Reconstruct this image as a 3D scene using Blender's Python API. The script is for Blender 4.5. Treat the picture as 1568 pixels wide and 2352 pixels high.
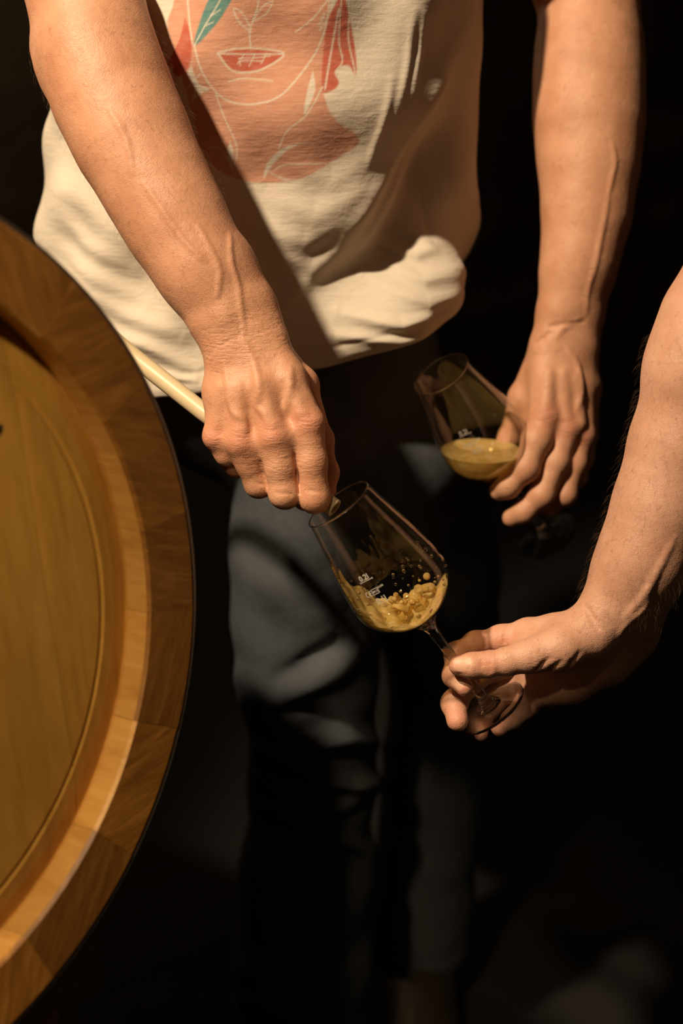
import bpy, bmesh, math, random
import numpy as np
from mathutils import Vector, Matrix

for o in list(bpy.data.objects):
    bpy.data.objects.remove(o, do_unlink=True)
SC = bpy.context.scene
COL = SC.collection
random.seed(7)
RNG = np.random.default_rng(7)

# ------------------------------------------------------------------ camera, world, light, exposure
FPX = 3267.0                       # 50 mm lens on a 36 mm tall frame of 2352 px
PITCH = math.radians(20)
CAM = np.array([0.0, 0.0, 1.30])
FW = np.array([0, math.cos(PITCH), -math.sin(PITCH)])
UP = np.array([0, math.sin(PITCH), math.cos(PITCH)])
RT = np.array([1.0, 0, 0])

cam_data = bpy.data.cameras.new('camera')
cam_data.sensor_fit = 'VERTICAL'
cam_data.sensor_height = 36.0
cam_data.sensor_width = 24.0
cam_data.lens = 50.0
cam_data.clip_start = 0.02
cam_data.dof.use_dof = True
cam_data.dof.focus_distance = 1.145
cam_data.dof.aperture_fstop = 2.8
cam = bpy.data.objects.new('camera', cam_data)
cam.location = CAM
cam.rotation_euler = (math.pi / 2 - PITCH, 0, 0)
COL.objects.link(cam)
SC.camera = cam

world = bpy.data.worlds.new('world')
SC.world = world
world.use_nodes = True
bg = world.node_tree.nodes['Background']
bg.inputs[0].default_value = (1.0, 0.62, 0.35, 1)
bg.inputs[1].default_value = 0.022

# the cellar's one spotlight, up and to the left of the photographer
spot = bpy.data.lights.new('cellar_spotlight', 'SPOT')
spot.energy = 268
spot.color = (1.0, 0.78, 0.54)
spot.shadow_soft_size = 0.045
spot.spot_size = math.radians(40)
spot.spot_blend = 0.55
spot_o = bpy.data.objects.new('cellar_spotlight', spot)
SPOT_POS = Vector((-0.93, 0.28, 2.56))
SPOT_AIM = Vector((0.01, 1.17, 1.24))
spot_o.location = SPOT_POS
spot_o.rotation_euler = (SPOT_AIM - SPOT_POS).to_track_quat('-Z', 'Y').to_euler()
COL.objects.link(spot_o)

# a second, weaker ceiling spotlight behind the photographer, turned to the barrels
spot2 = bpy.data.lights.new('barrel_spotlight', 'SPOT')
spot2.energy = 54
spot2.color = (1.0, 0.74, 0.45)
spot2.shadow_soft_size = 0.03
spot2.spot_size = math.radians(52)
spot2.spot_blend = 1.0
spot2_o = bpy.data.objects.new('barrel_spotlight', spot2)
SPOT2_POS = Vector((-0.345, 0.23, 1.83))
SPOT2_AIM = Vector((-0.33, 0.72, 0.92))
spot2_o.location = SPOT2_POS
spot2_o.rotation_euler = (SPOT2_AIM - SPOT2_POS).to_track_quat('-Z', 'Y').to_euler()
COL.objects.link(spot2_o)

# added dim fill light, unseen left of the picture, lifts the back wall
dim = bpy.data.lights.new('far_wall_fill', 'POINT')
dim.energy = 22
dim.color = (1.0, 0.66, 0.36)
dim.shadow_soft_size = 0.06
dim_o = bpy.data.objects.new('far_wall_fill', dim)
dim_o.location = (-2.1, 4.2, 1.75)
COL.objects.link(dim_o)

SC.view_settings.view_transform = 'Standard'
SC.view_settings.look = 'None'
SC.view_settings.gamma = 1.0
SC.view_settings.use_curve_mapping = False
SC.view_settings.exposure = 0.0

# ------------------------------------------------------------------ measuring helpers
def W(px, py, d):
    """point of the place that lies d metres deep on the line of sight through a pixel of the photograph"""
    return CAM + d * (FW + RT * (px - 784) / FPX + UP * (1176 - py) / FPX)

def project(P):
    v = np.asarray(P) - CAM
    d = v @ FW
    return 784 + FPX * (v @ RT) / d, 1176 - FPX * (v @ UP) / d, d

def camdir(x, y, z):
    """direction: x right, y up, z towards the photographer"""
    v = RT * x + UP * y - FW * z
    return v / np.linalg.norm(v)

# ------------------------------------------------------------------ object helpers
def empty(name, loc=(0, 0, 0)):
    o = bpy.data.objects.new(name, None)
    o.location = loc
    o.empty_display_size = 0.05
    COL.objects.link(o)
    return o

def tag(o, label=None, cat=None, group=None, kind=None):
    if label: o['label'] = label
    if cat: o['category'] = cat
    if group: o['group'] = group
    if kind: o['kind'] = kind
    return o

def link(name, mesh, mat=None, parent=None, smooth=True):
    o = bpy.data.objects.new(name, mesh)
    COL.objects.link(o)
    if mat is not None:
        mesh.materials.clear()
        mesh.materials.append(mat)
    if smooth:
        mesh.shade_smooth()
    if parent is not None:
        o.parent = parent
        o.matrix_parent_inverse = Matrix.Translation(-Vector(parent.location)) if parent.type == 'EMPTY' else Matrix()
    return o

def mesh_from(name, verts, faces):
    """fast mesh from arrays (all faces with the same number of corners)"""
    me = bpy.data.meshes.new(name)
    verts = np.asarray(verts, np.float32)
    faces = np.asarray(faces, np.int32)
    n = faces.shape[1]
    me.vertices.add(len(verts))
    me.vertices.foreach_set('co', verts.ravel())
    me.loops.add(faces.size)
    me.loops.foreach_set('vertex_index', faces.ravel())
    me.polygons.add(len(faces))
    me.polygons.foreach_set('loop_start', np.arange(0, faces.size, n, dtype=np.int32))
    me.update(calc_edges=True)
    return me

def bm_mesh(name, bm):
    me = bpy.data.meshes.new(name)
    bm.to_mesh(me)
    bm.free()
    return me

def add_attr(me, name, vals):
    a = me.attributes.new(name, 'FLOAT', 'POINT')
    a.data.foreach_set('value', np.asarray(vals, np.float32))

def add_color(me, name, cols):
    a = me.color_attributes.new(name, 'FLOAT_COLOR', 'POINT')
    c = np.ones((len(cols), 4), np.float32)
    c[:, :cols.shape[1]] = cols
    a.data.foreach_set('color', c.ravel())

# ------------------------------------------------------------------ materials
def mat_new(name):
    m = bpy.data.materials.new(name)
    m.use_nodes = True
    nt = m.node_tree
    b = nt.nodes['Principled BSDF']
    return m, nt, b

class N:
    """small node helper"""
    def __init__(s, nt): s.nt = nt
    def __call__(s, t, **kw):
        n = s.nt.nodes.new(t)
        for k, v in kw.items():
            if k.startswith('i_'):
                key = k[2:]
                key = int(key) if key.isdigit() else key.replace('_', ' ')
                n.inputs[key].default_value = v
            else:
                setattr(n, k, v)
        return n
    def l(s, a, b): s.nt.links.new(a, b)
    def coord(s, kind='Object', scale=(1, 1, 1)):
        tc = s('ShaderNodeTexCoord')
        mp = s('ShaderNodeMapping')
        mp.inputs['Scale'].default_value = scale
        s.l(tc.outputs[kind], mp.inputs['Vector'])
        return mp.outputs['Vector']
    def noise(s, vec, scale, detail=4, rough=0.5, dist=0.0):
        n = s('ShaderNodeTexNoise')
        n.inputs['Scale'].default_value = scale
        n.inputs['Detail'].default_value = detail
        n.inputs['Roughness'].default_value = rough
        n.inputs['Distortion'].default_value = dist
        s.l(vec, n.inputs['Vector'])
        return n.outputs['Fac']
    def ramp(s, fac, stops):
        r = s('ShaderNodeValToRGB')
        el = r.color_ramp.elements
        while len(el) < len(stops): el.new(0.5)
        for e, (p, c) in zip(el, stops):
            e.position = p
            e.color = (*c, 1) if len(c) == 3 else c
        s.l(fac, r.inputs['Fac'])
        return r.outputs['Color']
    def mix(s, fac, a, b, blend='MIX'):
        m = s('ShaderNodeMix', data_type='RGBA', blend_type=blend)
        for val, inp in ((fac, m.inputs[0]), (a, m.inputs[6]), (b, m.inputs[7])):
            if hasattr(val, 'is_linked') or hasattr(val, 'links'): s.l(val, inp)
            elif isinstance(val, (int, float)): inp.default_value = val
            else: inp.default_value = (*val, 1) if len(val) == 3 else val
        return m.outputs[2]
    def math(s, op, a, b=0.0, c=0.0):
        m = s('ShaderNodeMath', operation=op)
        for val, inp in zip((a, b, c), m.inputs):
            if hasattr(val, 'links'): s.l(val, inp)
            else: inp.default_value = val
        return m.outputs[0]
    def bump(s, h, strength, dist, normal=None):
        b = s('ShaderNodeBump')
        b.inputs['Strength'].default_value = strength
        b.inputs['Distance'].default_value = dist
        s.l(h, b.inputs['Height'])
        if normal is not None: s.l(normal, b.inputs['Normal'])
        return b.outputs['Normal']
    def attr(s, name):
        a = s('ShaderNodeAttribute')
        a.attribute_name = name
        return a

def mat_skin(name, base, dark, red, nail):
    m, nt, b = mat_new(name)
    n = N(nt)
    v = n.coord('Object')
    f1 = n.noise(v, 26, 5, 0.55)
    f2 = n.noise(v, 130, 4, 0.6)
    c = n.ramp(f1, [(0.34, dark), (0.64, base)])
    c = n.mix(n.math('MULTIPLY', f2, 0.35), c, red)
    fl = n.ramp(n.noise(v, 230, 2, 0.5), [(0.63, (0, 0, 0)), (0.71, (1, 1, 1))])
    c = n.mix(n.math('MULTIPLY', fl, 0.34), c, tuple(x * 0.55 for x in dark))
    knuckle = n.attr('red').outputs['Fac']
    c = n.mix(n.math('MULTIPLY', knuckle, 0.75), c, red)
    nl = n.attr('nail').outputs['Fac']
    c = n.mix(nl, c, nail)
    n.l(c, b.inputs['Base Color'])
    rough = n.math('SUBTRACT', 0.50, n.math('MULTIPLY', nl, 0.04))
    n.l(rough, b.inputs['Roughness'])
    b.inputs['Subsurface Weight'].default_value = 0.18
    b.inputs['Subsurface Radius'].default_value = (1.0, 0.35, 0.2)
    b.inputs['Subsurface Scale'].default_value = 0.004
    b.inputs['Specular IOR Level'].default_value = 0.42
    vo = n('ShaderNodeTexVoronoi', feature='DISTANCE_TO_EDGE')
    vo.inputs['Scale'].default_value = 620
    vd = n.noise(v, 300, 2, 0.5)
    n.l(v, vo.inputs['Vector'])
    pores = n.math('MINIMUM', n.math('MULTIPLY', vo.outputs['Distance'], 3.0), 1.0)
    h = n.math('ADD', n.math('MULTIPLY', pores, 0.5), n.math('MULTIPLY', vd, 0.6))
    h = n.math('MULTIPLY', h, n.math('SUBTRACT', 1.0, nl))
    nrm = n.bump(h, 0.38, 0.0006)
    big = n.noise(v, 75, 3, 0.5)
    nrm = n.bump(big, 0.28, 0.0024, nrm)
    wr = n.attr('wrinkle').outputs['Fac']
    wn = n.noise(n.coord('Object', (110, 110, 520)), 1.0, 3, 0.6, 0.4)
    nrm = n.bump(n.math('MULTIPLY', wr, wn), 0.55, 0.0022, nrm)
    n.l(nrm, b.inputs['Normal'])
    return m

def mat_wood(name, c0, c1, c2, scale=(2.5, 45, 45), rough=0.5, var=0.35, coord='Object', rot=None, spin=False):
    m, nt, b = mat_new(name)
    n = N(nt)
    tc = n('ShaderNodeTexCoord')
    oi = n('ShaderNodeObjectInfo')
    off = n('ShaderNodeVectorMath', operation='ADD')
    comb = n('ShaderNodeCombineXYZ')
    n.l(n.math('MULTIPLY', oi.outputs['Random'], 7.3), comb.inputs[0])
    n.l(n.math('MULTIPLY', oi.outputs['Random'], 3.1), comb.inputs[1])
    src = tc.outputs[coord]
    if rot is not None:
        m0 = n('ShaderNodeMapping')
        m0.inputs['Rotation'].default_value = rot
        n.l(src, m0.inputs['Vector']); src = m0.outputs['Vector']
    if spin:
        vr_ = n('ShaderNodeVectorRotate', rotation_type='X_AXIS')
        n.l(src, vr_.inputs['Vector'])
        n.l(n.math('MULTIPLY', oi.outputs['Random'], 23.0), vr_.inputs['Angle']); src = vr_.outputs['Vector']
    n.l(src, off.inputs[0])
    n.l(comb.outputs[0], off.inputs[1])
    mp = n('ShaderNodeMapping')
    mp.inputs['Scale'].default_value = scale
    n.l(off.outputs[0], mp.inputs['Vector'])
    v = mp.outputs['Vector']
    g = n.noise(v, 1.0, 6, 0.6, 0.6)
    g2 = n.noise(v, 3.7, 4, 0.65, 0.2)
    gg = n.math('ADD', n.math('MULTIPLY', g, 0.65), n.math('MULTIPLY', g2, 0.35))
    c = n.ramp(gg, [(0.30, c0), (0.50, c1), (0.72, c2)])
    vr = n.math('ADD', 1.0 - var, n.math('MULTIPLY', oi.outputs['Random'], 2 * var))
    hs = n('ShaderNodeHueSaturation')
    n.l(vr, hs.inputs['Value'])
    n.l(c, hs.inputs['Color'])
    blot = n.noise(n.coord('Object'), 6, 4, 0.6)
    c2_ = n.mix(n.math('MULTIPLY', n.ramp(blot, [(0.45, (0, 0, 0)), (0.75, (1, 1, 1))]), 0.35), hs.outputs['Color'], tuple(x * 0.55 for x in c0))
    n.l(c2_, b.inputs['Base Color'])
    b.inputs['Roughness'].default_value = rough
    n.l(n.bump(gg, 0.35, 0.0015), b.inputs['Normal'])
    return m

def mat_plain(name, col, rough=0.6, metal=0.0, nscale=40, namt=0.25, bump=0.1, bdist=0.001):
    m, nt, b = mat_new(name)
    n = N(nt)
    v = n.coord('Object')
    f = n.noise(v, nscale, 5, 0.6)
    c = n.mix(n.math('MULTIPLY', f, namt * 2), col, tuple(x * 0.45 for x in col))
    n.l(c, b.inputs['Base Color'])
    b.inputs['Roughness'].default_value = rough
    b.inputs['Metallic'].default_value = metal
    n.l(n.bump(f, bump, bdist), b.inputs['Normal'])
    return m

def mat_thin_glass(name):
    """a thin clear wall: light goes straight through, surface mirrors by Fresnel"""
    m, nt, b = mat_new(name)
    nt.nodes.remove(b)
    n = N(nt)
    out = nt.nodes['Material Output']
    tr = n('ShaderNodeBsdfTransparent')
    tr.inputs[0].default_value = (0.97, 0.965, 0.94, 1)
    gl = n('ShaderNodeBsdfGlossy')
    gl.inputs['Roughness'].default_value = 0.02
    gl.inputs[0].default_value = (1, 1, 1, 1)
    fr = n('ShaderNodeFresnel')
    fr.inputs['IOR'].default_value = 1.5
    geo = n('ShaderNodeNewGeometry')
    n.l(n.math('SUBTRACT', 1.4, n.math('MULTIPLY', geo.outputs['Backfacing'], 1.4 - 1 / 1.4)), fr.inputs['IOR'])
    mx = n('ShaderNodeMixShader')
    n.l(fr.outputs[0], mx.inputs[0])
    n.l(tr.outputs[0], mx.inputs[1])
    n.l(gl.outputs[0], mx.inputs[2])
    n.l(mx.outputs[0], out.inputs[0])
    return m

def mat_solid_glass(name):
    m, nt, b = mat_new(name)
    b.inputs['Base Color'].default_value = (0.97, 0.97, 0.95, 1)
    b.inputs['Roughness'].default_value = 0.01
    b.inputs['IOR'].default_value = 1.5
    b.inputs['Transmission Weight'].default_value = 1.0
    return m

def mat_wine(name, haze=0.45):
    """cloudy young white wine: part clear, part light-scattering yeast haze"""
    m, nt, b = mat_new(name)
    nt.nodes.remove(b)
    n = N(nt)
    out = nt.nodes['Material Output']
    tr = n('ShaderNodeBsdfTransparent')
    tr.inputs[0].default_value = (0.98, 0.87, 0.55, 1)
    df = n('ShaderNodeBsdfDiffuse')
    tl = n('ShaderNodeBsdfTranslucent')
    v = n.coord('Object')
    f = n.noise(v, 110, 4, 0.6, 0.8)
    c = n.ramp(f, [(0.32, (0.93, 0.60, 0.15)), (0.60, (0.98, 0.74, 0.30)), (0.80, (1.0, 0.90, 0.62))])
    n.l(c, df.inputs[0])
    n.l(c, tl.inputs[0])
    m1 = n('ShaderNodeMixShader')
    m1.inputs[0].default_value = 0.35
    n.l(df.outputs[0], m1.inputs[1])
    n.l(tl.outputs[0], m1.inputs[2])
    m2 = n('ShaderNodeMixShader')
    hz = n.math('MULTIPLY_ADD', f, 0.5, haze - 0.25)
    n.l(hz, m2.inputs[0])
    n.l(tr.outputs[0], m2.inputs[1])
    n.l(m1.outputs[0], m2.inputs[2])
    gl = n('ShaderNodeBsdfGlossy')
    gl.inputs['Roughness'].default_value = 0.06
    fr = n('ShaderNodeFresnel')
    fr.inputs['IOR'].default_value = 1.34
    m3 = n('ShaderNodeMixShader')
    n.l(fr.outputs[0], m3.inputs[0])
    n.l(m2.outputs[0], m3.inputs[1])
    n.l(gl.outputs[0], m3.inputs[2])
    n.l(m3.outputs[0], out.inputs[0])
    return m

def mat_shirt(name):
    m, nt, b = mat_new(name)
    n = N(nt)
    v = n.coord('Object')
    col = n.attr('print')
    f = n.noise(v, 14, 4, 0.5)
    weave = n.noise(n.coord('Object', (900, 900, 420)), 1.0, 2, 0.6)
    c = n.mix(n.math('MULTIPLY', weave, 0.22), col.outputs['Color'], (0.30, 0.22, 0.15))
    n.l(c, b.inputs['Base Color'])
    b.inputs['Roughness'].default_value = 0.85
    b.inputs['Specular IOR Level'].default_value = 0.15
    b.inputs['Sheen Weight'].default_value = 0.1
    slub = n.noise(n.coord('Object', (30, 30, 260)), 1.0, 3, 0.6)
    nrm = n.bump(weave, 0.25, 0.0006)
    nrm = n.bump(slub, 0.28, 0.0016, nrm)
    nrm = n.bump(n.noise(n.coord('Object', (45, 45, 95)), 1.0, 3, 0.55, 0.5), 0.3, 0.003, nrm)
    n.l(nrm, b.inputs['Normal'])
    return m

def mat_denim(name):
    m, nt, b = mat_new(name)
    n = N(nt)
    v = n.coord('Object')
    f = n.noise(v, 9, 4, 0.55)
    tw = n.noise(n.coord('Object', (700, 700, 240)), 1.0, 2, 0.6)
    c = n.ramp(f, [(0.3, (0.024, 0.029, 0.036)), (0.7, (0.064, 0.074, 0.085))])
    c = n.mix(n.math('MULTIPLY', tw, 0.5), c, (0.14, 0.145, 0.15))
    n.l(c, b.inputs['Base Color'])
    b.inputs['Roughness'].default_value = 0.9
    b.inputs['Specular IOR Level'].default_value = 0.12
    nrm = n.bump(tw, 0.3, 0.0006)
    nrm = n.bump(n.noise(v, 24, 3, 0.5), 0.35, 0.006, nrm)
    n.l(nrm, b.inputs['Normal'])
    return m

SKIN_A = mat_skin('skin_tanned', (0.62, 0.335, 0.20), (0.49, 0.24, 0.13), (0.58, 0.235, 0.14), (0.66, 0.42, 0.29))
SKIN_B = mat_skin('skin_light', (0.66, 0.385, 0.26), (0.54, 0.29, 0.18), (0.60, 0.26, 0.17), (0.66, 0.38, 0.26))
OAK_HEAD = mat_wood('oak_head', (0.37, 0.175, 0.026), (0.50, 0.265, 0.045), (0.62, 0.35, 0.07), scale=(40, 40, 2.5), var=0.12)
TIMBER = mat_wood('rack_timber', (0.08, 0.05, 0.03), (0.13, 0.08, 0.05), (0.18, 0.12, 0.07))
STEEL = mat_plain('hoop_steel', (0.32, 0.27, 0.23), 0.45, 0.8, 30, 0.3)
GLASS = mat_thin_glass('glass_wall')
GLASS_S = mat_solid_glass('glass_solid')
WINE = mat_wine('cloudy_wine', 0.50)
WINE_B = mat_wine('cloudy_wine_still', 0.70)
SHIRT = mat_shirt('printed_cotton')
DENIM = mat_denim('blue_denim')
BLACKCLOTH = mat_plain('black_cloth', (0.012, 0.011, 0.012), 0.9)
HOSE = mat_plain('cream_hose', (0.62, 0.50, 0.30), 0.4, 0.0, 60, 0.08, 0.02)
ETCH = mat_plain('etched_mark', (0.56, 0.50, 0.42), 0.6, 0.0, 200, 0.05)
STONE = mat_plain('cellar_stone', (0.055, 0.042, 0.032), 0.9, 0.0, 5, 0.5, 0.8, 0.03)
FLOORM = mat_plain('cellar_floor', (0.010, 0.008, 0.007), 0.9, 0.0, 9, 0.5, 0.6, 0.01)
LEATHER = mat_plain('black_leather', (0.014, 0.012, 0.011), 0.5)
SOLE = mat_plain('shoe_leather', (0.03, 0.02, 0.014), 0.6)
KNOT = mat_plain('dark_knot', (0.03, 0.015, 0.006), 0.7)
HAIRM = mat_plain('body_hair', (0.17, 0.09, 0.045), 0.5)

# ------------------------------------------------------------------ sculpting: smooth-blended round shapes -> one continuous surface
INF = np.float32(9.0)

class Sculpt:
    """groups of round cones and ellipsoids; shapes of a group blend with k, groups blend with kg, then carves are cut"""
    def __init__(s): s.groups = []
    def group(s, kg): s.groups.append((kg, [])); return s
    def cone(s, a, b, ra, rb, k=0.004, op=1):
        s.groups[-1][1].append(('c', np.array(a, float), np.array(b, float), ra, rb, k, op)); return s
    def ell(s, c, axes, rad, k=0.004, op=1):
        s.groups[-1][1].append(('e', np.array(c, float), np.array(axes, float), np.array(rad, float), 0, k, op)); return s
    def chain(s, pts, k=0.004):
        for (a, ra), (b, rb) in zip(pts[:-1], pts[1:]): s.cone(a, b, ra, rb, k)
        return s

    @staticmethod
    def prim(p, P):
        if p[0] == 'c':
            _, a, b, ra, rb, k, op = p
            ab = (b - a).astype(np.float32)
            q = P - a.astype(np.float32)
            t = np.clip((q @ ab) / max(float(ab @ ab), 1e-12), 0, 1)
            q = q - t[..., None] * ab
            return np.sqrt(np.einsum('...i,...i->...', q, q)) - (np.float32(ra) + np.float32(rb - ra) * t)
        _, c, ax, rad, _, k, op = p
        q = (P - c.astype(np.float32)) @ ax.T.astype(np.float32)
        k0 = np.sqrt(((q / rad.astype(np.float32)) ** 2).sum(-1)) + 1e-9
        k1 = np.sqrt(((q / (rad ** 2).astype(np.float32)) ** 2).sum(-1)) + 1e-9
        return k0 * (k0 - 1) / k1

    @staticmethod
    def smin(a, b, k):
        h = np.maximum(k - np.abs(a - b), 0) / k
        return np.minimum(a, b) - h * h * k * 0.25

    def depth(s, px, py, d0=0.95, d1=1.5):
        """depth at which the line of sight through a pixel meets the surface built so far"""
        ds = np.arange(d0, d1, 0.0008)
        P = np.array([W(px, py, d) for d in ds], np.float32)
        D = s.eval_blocks(P[:, None], P, 9.0)[:, 0]
        hit = np.nonzero(D < 0)[0]
        if not len(hit): return None
        i = hit[0]
        return float(ds[i]) if i == 0 else float(ds[i - 1] + 0.0008 * D[i - 1] / (D[i - 1] - D[i]))

    def on(s, px, py, sink=0.0):
        d = s.depth(px, py)
        return None if d is None else W(px, py, d + sink)

    def bounds(s):
        lo = np.full(3, 1e9); hi = -lo
        for kg, ps in s.groups:
            for p in ps:
                if p[-1] < 0: continue
                if p[0] == 'c':
                    for q, r in ((p[1], p[3]), (p[2], p[4])):
                        lo = np.minimum(lo, q - r); hi = np.maximum(hi, q + r)
                else:
                    r = p[3].max(); lo = np.minimum(lo, p[1] - r); hi = np.maximum(hi, p[1] + r)
        return lo, hi

    def eval_blocks(s, P, cen, half):
        """P [nb,m,3] samples of blocks with centres cen and half diagonal half"""
        D = np.full(P.shape[:2], INF, np.float32)
        cen = cen.astype(np.float32)
        for kg, ps in s.groups:
            ms = []
            for p in ps:
                m = s.prim(p, cen) < half + p[-2] + kg + 0.006
                ms.append(m)
            U = np.logical_or.reduce(ms) if ms else np.zeros(len(cen), bool)
            ui = np.nonzero(U)[0]
            if not len(ui): continue
            G = np.full((len(ui), P.shape[1]), INF, np.float32)
            PU = P[ui]
            Du = D[ui]
            pos = False
            for p, m in zip(ps, ms):
                if p[-1] < 0: continue
                mi = np.nonzero(m[ui])[0]
                if not len(mi): continue
                G[mi] = s.smin(G[mi], s.prim(p, PU[mi]).astype(np.float32), np.float32(p[-2])); pos = True
            if pos: Du = s.smin(Du, G, np.float32(kg))
            for p, m in zip(ps, ms):
                if p[-1] > 0: continue
                mi = np.nonzero(m[ui])[0]
                if not len(mi): continue
                d = -s.prim(p, PU[mi]).astype(np.float32)
                Du[mi] = -s.smin(-Du[mi], -d, np.float32(p[-2]))
            D[ui] = Du
        return D

    def mesh(s, h, bounds=None):
        lo, hi = bounds if bounds else s.bounds()
        B = 8
        lo = lo - 3 * h
        nb = np.ceil((hi + 3 * h - lo) / (B * h)).astype(int)
        ii = np.stack(np.meshgrid(*[np.arange(n) for n in nb], indexing='ij'), -1).reshape(-1, 3)
        cen = lo + (ii + 0.5) * B * h
        half = B * h * 0.5 * 1.7321
        Dc = np.concatenate([s.eval_blocks(c[:, None].astype(np.float32), c, 9.0)[:, 0] for c in np.array_split(cen, max(1, len(cen) // 60000))])
        act = np.abs(Dc) < half * 1.25 + 0.004
        Dn = np.empty(nb * B + 1, np.float32)
        fill = np.sign(Dc).reshape(nb)
        Dn[:-1, :-1, :-1] = np.repeat(np.repeat(np.repeat(fill, B, 0), B, 1), B, 2)
        Dn[-1] = 1; Dn[:, -1] = 1; Dn[:, :, -1] = 1
        loc = np.stack(np.meshgrid(*[np.arange(B + 1)] * 3, indexing='ij'), -1).reshape(-1, 3)
        ia, ca = ii[act], cen[act]
        for sel in np.array_split(np.arange(len(ia)), max(1, len(ia) // 1500)):
            idx = ia[sel][:, None] * B + loc[None]
            P = (lo + idx * h).astype(np.float32)
            d = s.eval_blocks(P, ca[sel], half)
            Dn[idx[..., 0], idx[..., 1], idx[..., 2]] = d
        return surface_nets(Dn, lo, h)

def surface_nets(D, lo, h):
    S = D < 0
    a = S[:-1, :-1, :-1]
    anyd = np.zeros(a.shape, bool)
    corners = [(i, j, k) for i in (0, 1) for j in (0, 1) for k in (0, 1)]
    def sl(A, c): return A[c[0]:A.shape[0] - 1 + c[0], c[1]:A.shape[1] - 1 + c[1], c[2]:A.shape[2] - 1 + c[2]]
    for c in corners[1:]:
        anyd |= sl(S, c) != a
    ci = np.argwhere(anyd)
    idx = np.full(a.shape, -1, np.int32)
    idx[ci[:, 0], ci[:, 1], ci[:, 2]] = np.arange(len(ci))
    vals = {c: D[ci[:, 0] + c[0], ci[:, 1] + c[1], ci[:, 2] + c[2]] for c in corners}
    acc = np.zeros((len(ci), 3)); cnt = np.zeros(len(ci))
    for c0 in corners:
        for ax in range(3):
            if c0[ax]: continue
            c1 = list(c0); c1[ax] = 1; c1 = tuple(c1)
            v0, v1 = vals[c0], vals[c1]
            m = (v0 < 0) != (v1 < 0)
            t = np.where(m, v0 / np.where(m, v0 - v1, 1), 0)
            p = np.array(c0, float)[None].repeat(len(ci), 0)
            p[:, ax] += t
            acc[m] += p[m]; cnt[m] += 1
    V = lo + (ci + acc / cnt[:, None]) * h
    F = []
    for ax in range(3):
        u, w = (ax + 1) % 3, (ax + 2) % 3
        s0 = [slice(None)] * 3; s1 = [slice(None)] * 3
        s0[ax] = slice(0, -1); s1[ax] = slice(1, None)
        df = S[tuple(s0)] != S[tuple(s1)]
        e = np.argwhere(df)
        e = e[(e[:, u] > 0) & (e[:, w] > 0) & (e[:, u] < S.shape[u] - 1) & (e[:, w] < S.shape[w] - 1)]
        def cell(du, dw):
            q = e.copy(); q[:, u] -= du; q[:, w] -= dw
            return idx[q[:, 0], q[:, 1], q[:, 2]]
        quad = np.stack([cell(1, 1), cell(0, 1), cell(0, 0), cell(1, 0)], -1)
        inside0 = S[e[:, 0], e[:, 1], e[:, 2]]
        quad[~inside0] = quad[~inside0][:, ::-1]
        F.append(quad)
    F = np.concatenate(F)
    F = F[(F >= 0).all(1)]
    return V, F

# ------------------------------------------------------------------ the setting: a dark cellar
def box_mesh(name, lo, hi, bevel=0.0, seg=2):
    bm = bmesh.new()
    bmesh.ops.create_cube(bm, size=1)
    lo, hi = Vector(lo), Vector(hi)
    for v in bm.verts:
        v.co = Vector([(lo[i] + hi[i]) / 2 + v.co[i] * (hi[i] - lo[i]) for i in range(3)])
    if bevel:
        bmesh.ops.bevel(bm, geom=bm.edges[:], offset=bevel, segments=seg, affect='EDGES', profile=0.5)
    return bm_mesh(name, bm)

def rough_sheet(name, origin, eu, ev, nu, nv, nrm, amp):
    u, v = np.meshgrid(np.linspace(0, 1, nu), np.linspace(0, 1, nv), indexing='ij')
    P = np.array(origin) + u[..., None] * np.array(eu) + v[..., None] * np.array(ev)
    hgt = np.zeros_like(u)
    for k in range(26):
        f = RNG.uniform(6, 60, 2); ph = RNG.uniform(0, 6.28, 2)
        hgt += np.sin(u * f[0] + ph[0] + 2 * np.sin(v * f[1] * .3)) * np.sin(v * f[1] + ph[1]) / 26 * 3
    P = P + (hgt * amp)[..., None] * np.array(nrm)
    i = np.arange(nu * nv).reshape(nu, nv)
    F = np.stack([i[:-1, :-1], i[1:, :-1], i[1:, 1:], i[:-1, 1:]], -1).reshape(-1, 4)
    return mesh_from(name, P.reshape(-1, 3), F)

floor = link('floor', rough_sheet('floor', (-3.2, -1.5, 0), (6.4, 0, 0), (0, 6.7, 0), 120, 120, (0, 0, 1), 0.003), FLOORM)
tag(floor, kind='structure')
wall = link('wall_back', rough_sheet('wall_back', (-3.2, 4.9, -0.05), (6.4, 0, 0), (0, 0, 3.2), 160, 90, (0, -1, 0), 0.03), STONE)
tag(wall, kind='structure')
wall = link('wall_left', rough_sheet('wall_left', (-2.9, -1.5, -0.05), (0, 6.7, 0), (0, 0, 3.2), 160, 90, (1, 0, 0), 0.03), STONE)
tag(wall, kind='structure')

# ------------------------------------------------------------------ the barrel
BK = 0.9
B_C = CAM + BK * (np.array([-0.3171, 0.8211, 0.8927]) - CAM)   # centre of the rim circle
B_N = np.array([0.78396, -0.60916, 0.11971])         # outward normal of the head
B_N /= np.linalg.norm(B_N)
B_A = np.cross(B_N, [0, 0, 1]); B_A /= np.linalg.norm(B_A)   # horizontal across
B_B = np.cross(B_A, B_N)                                     # up
def barrel_pt(s, r, t):
    """s: distance back from the rim plane, r radius, t angle"""
    return B_C - BK * s * B_N + BK * r * (math.cos(t) * B_A + math.sin(t) * B_B)

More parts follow.
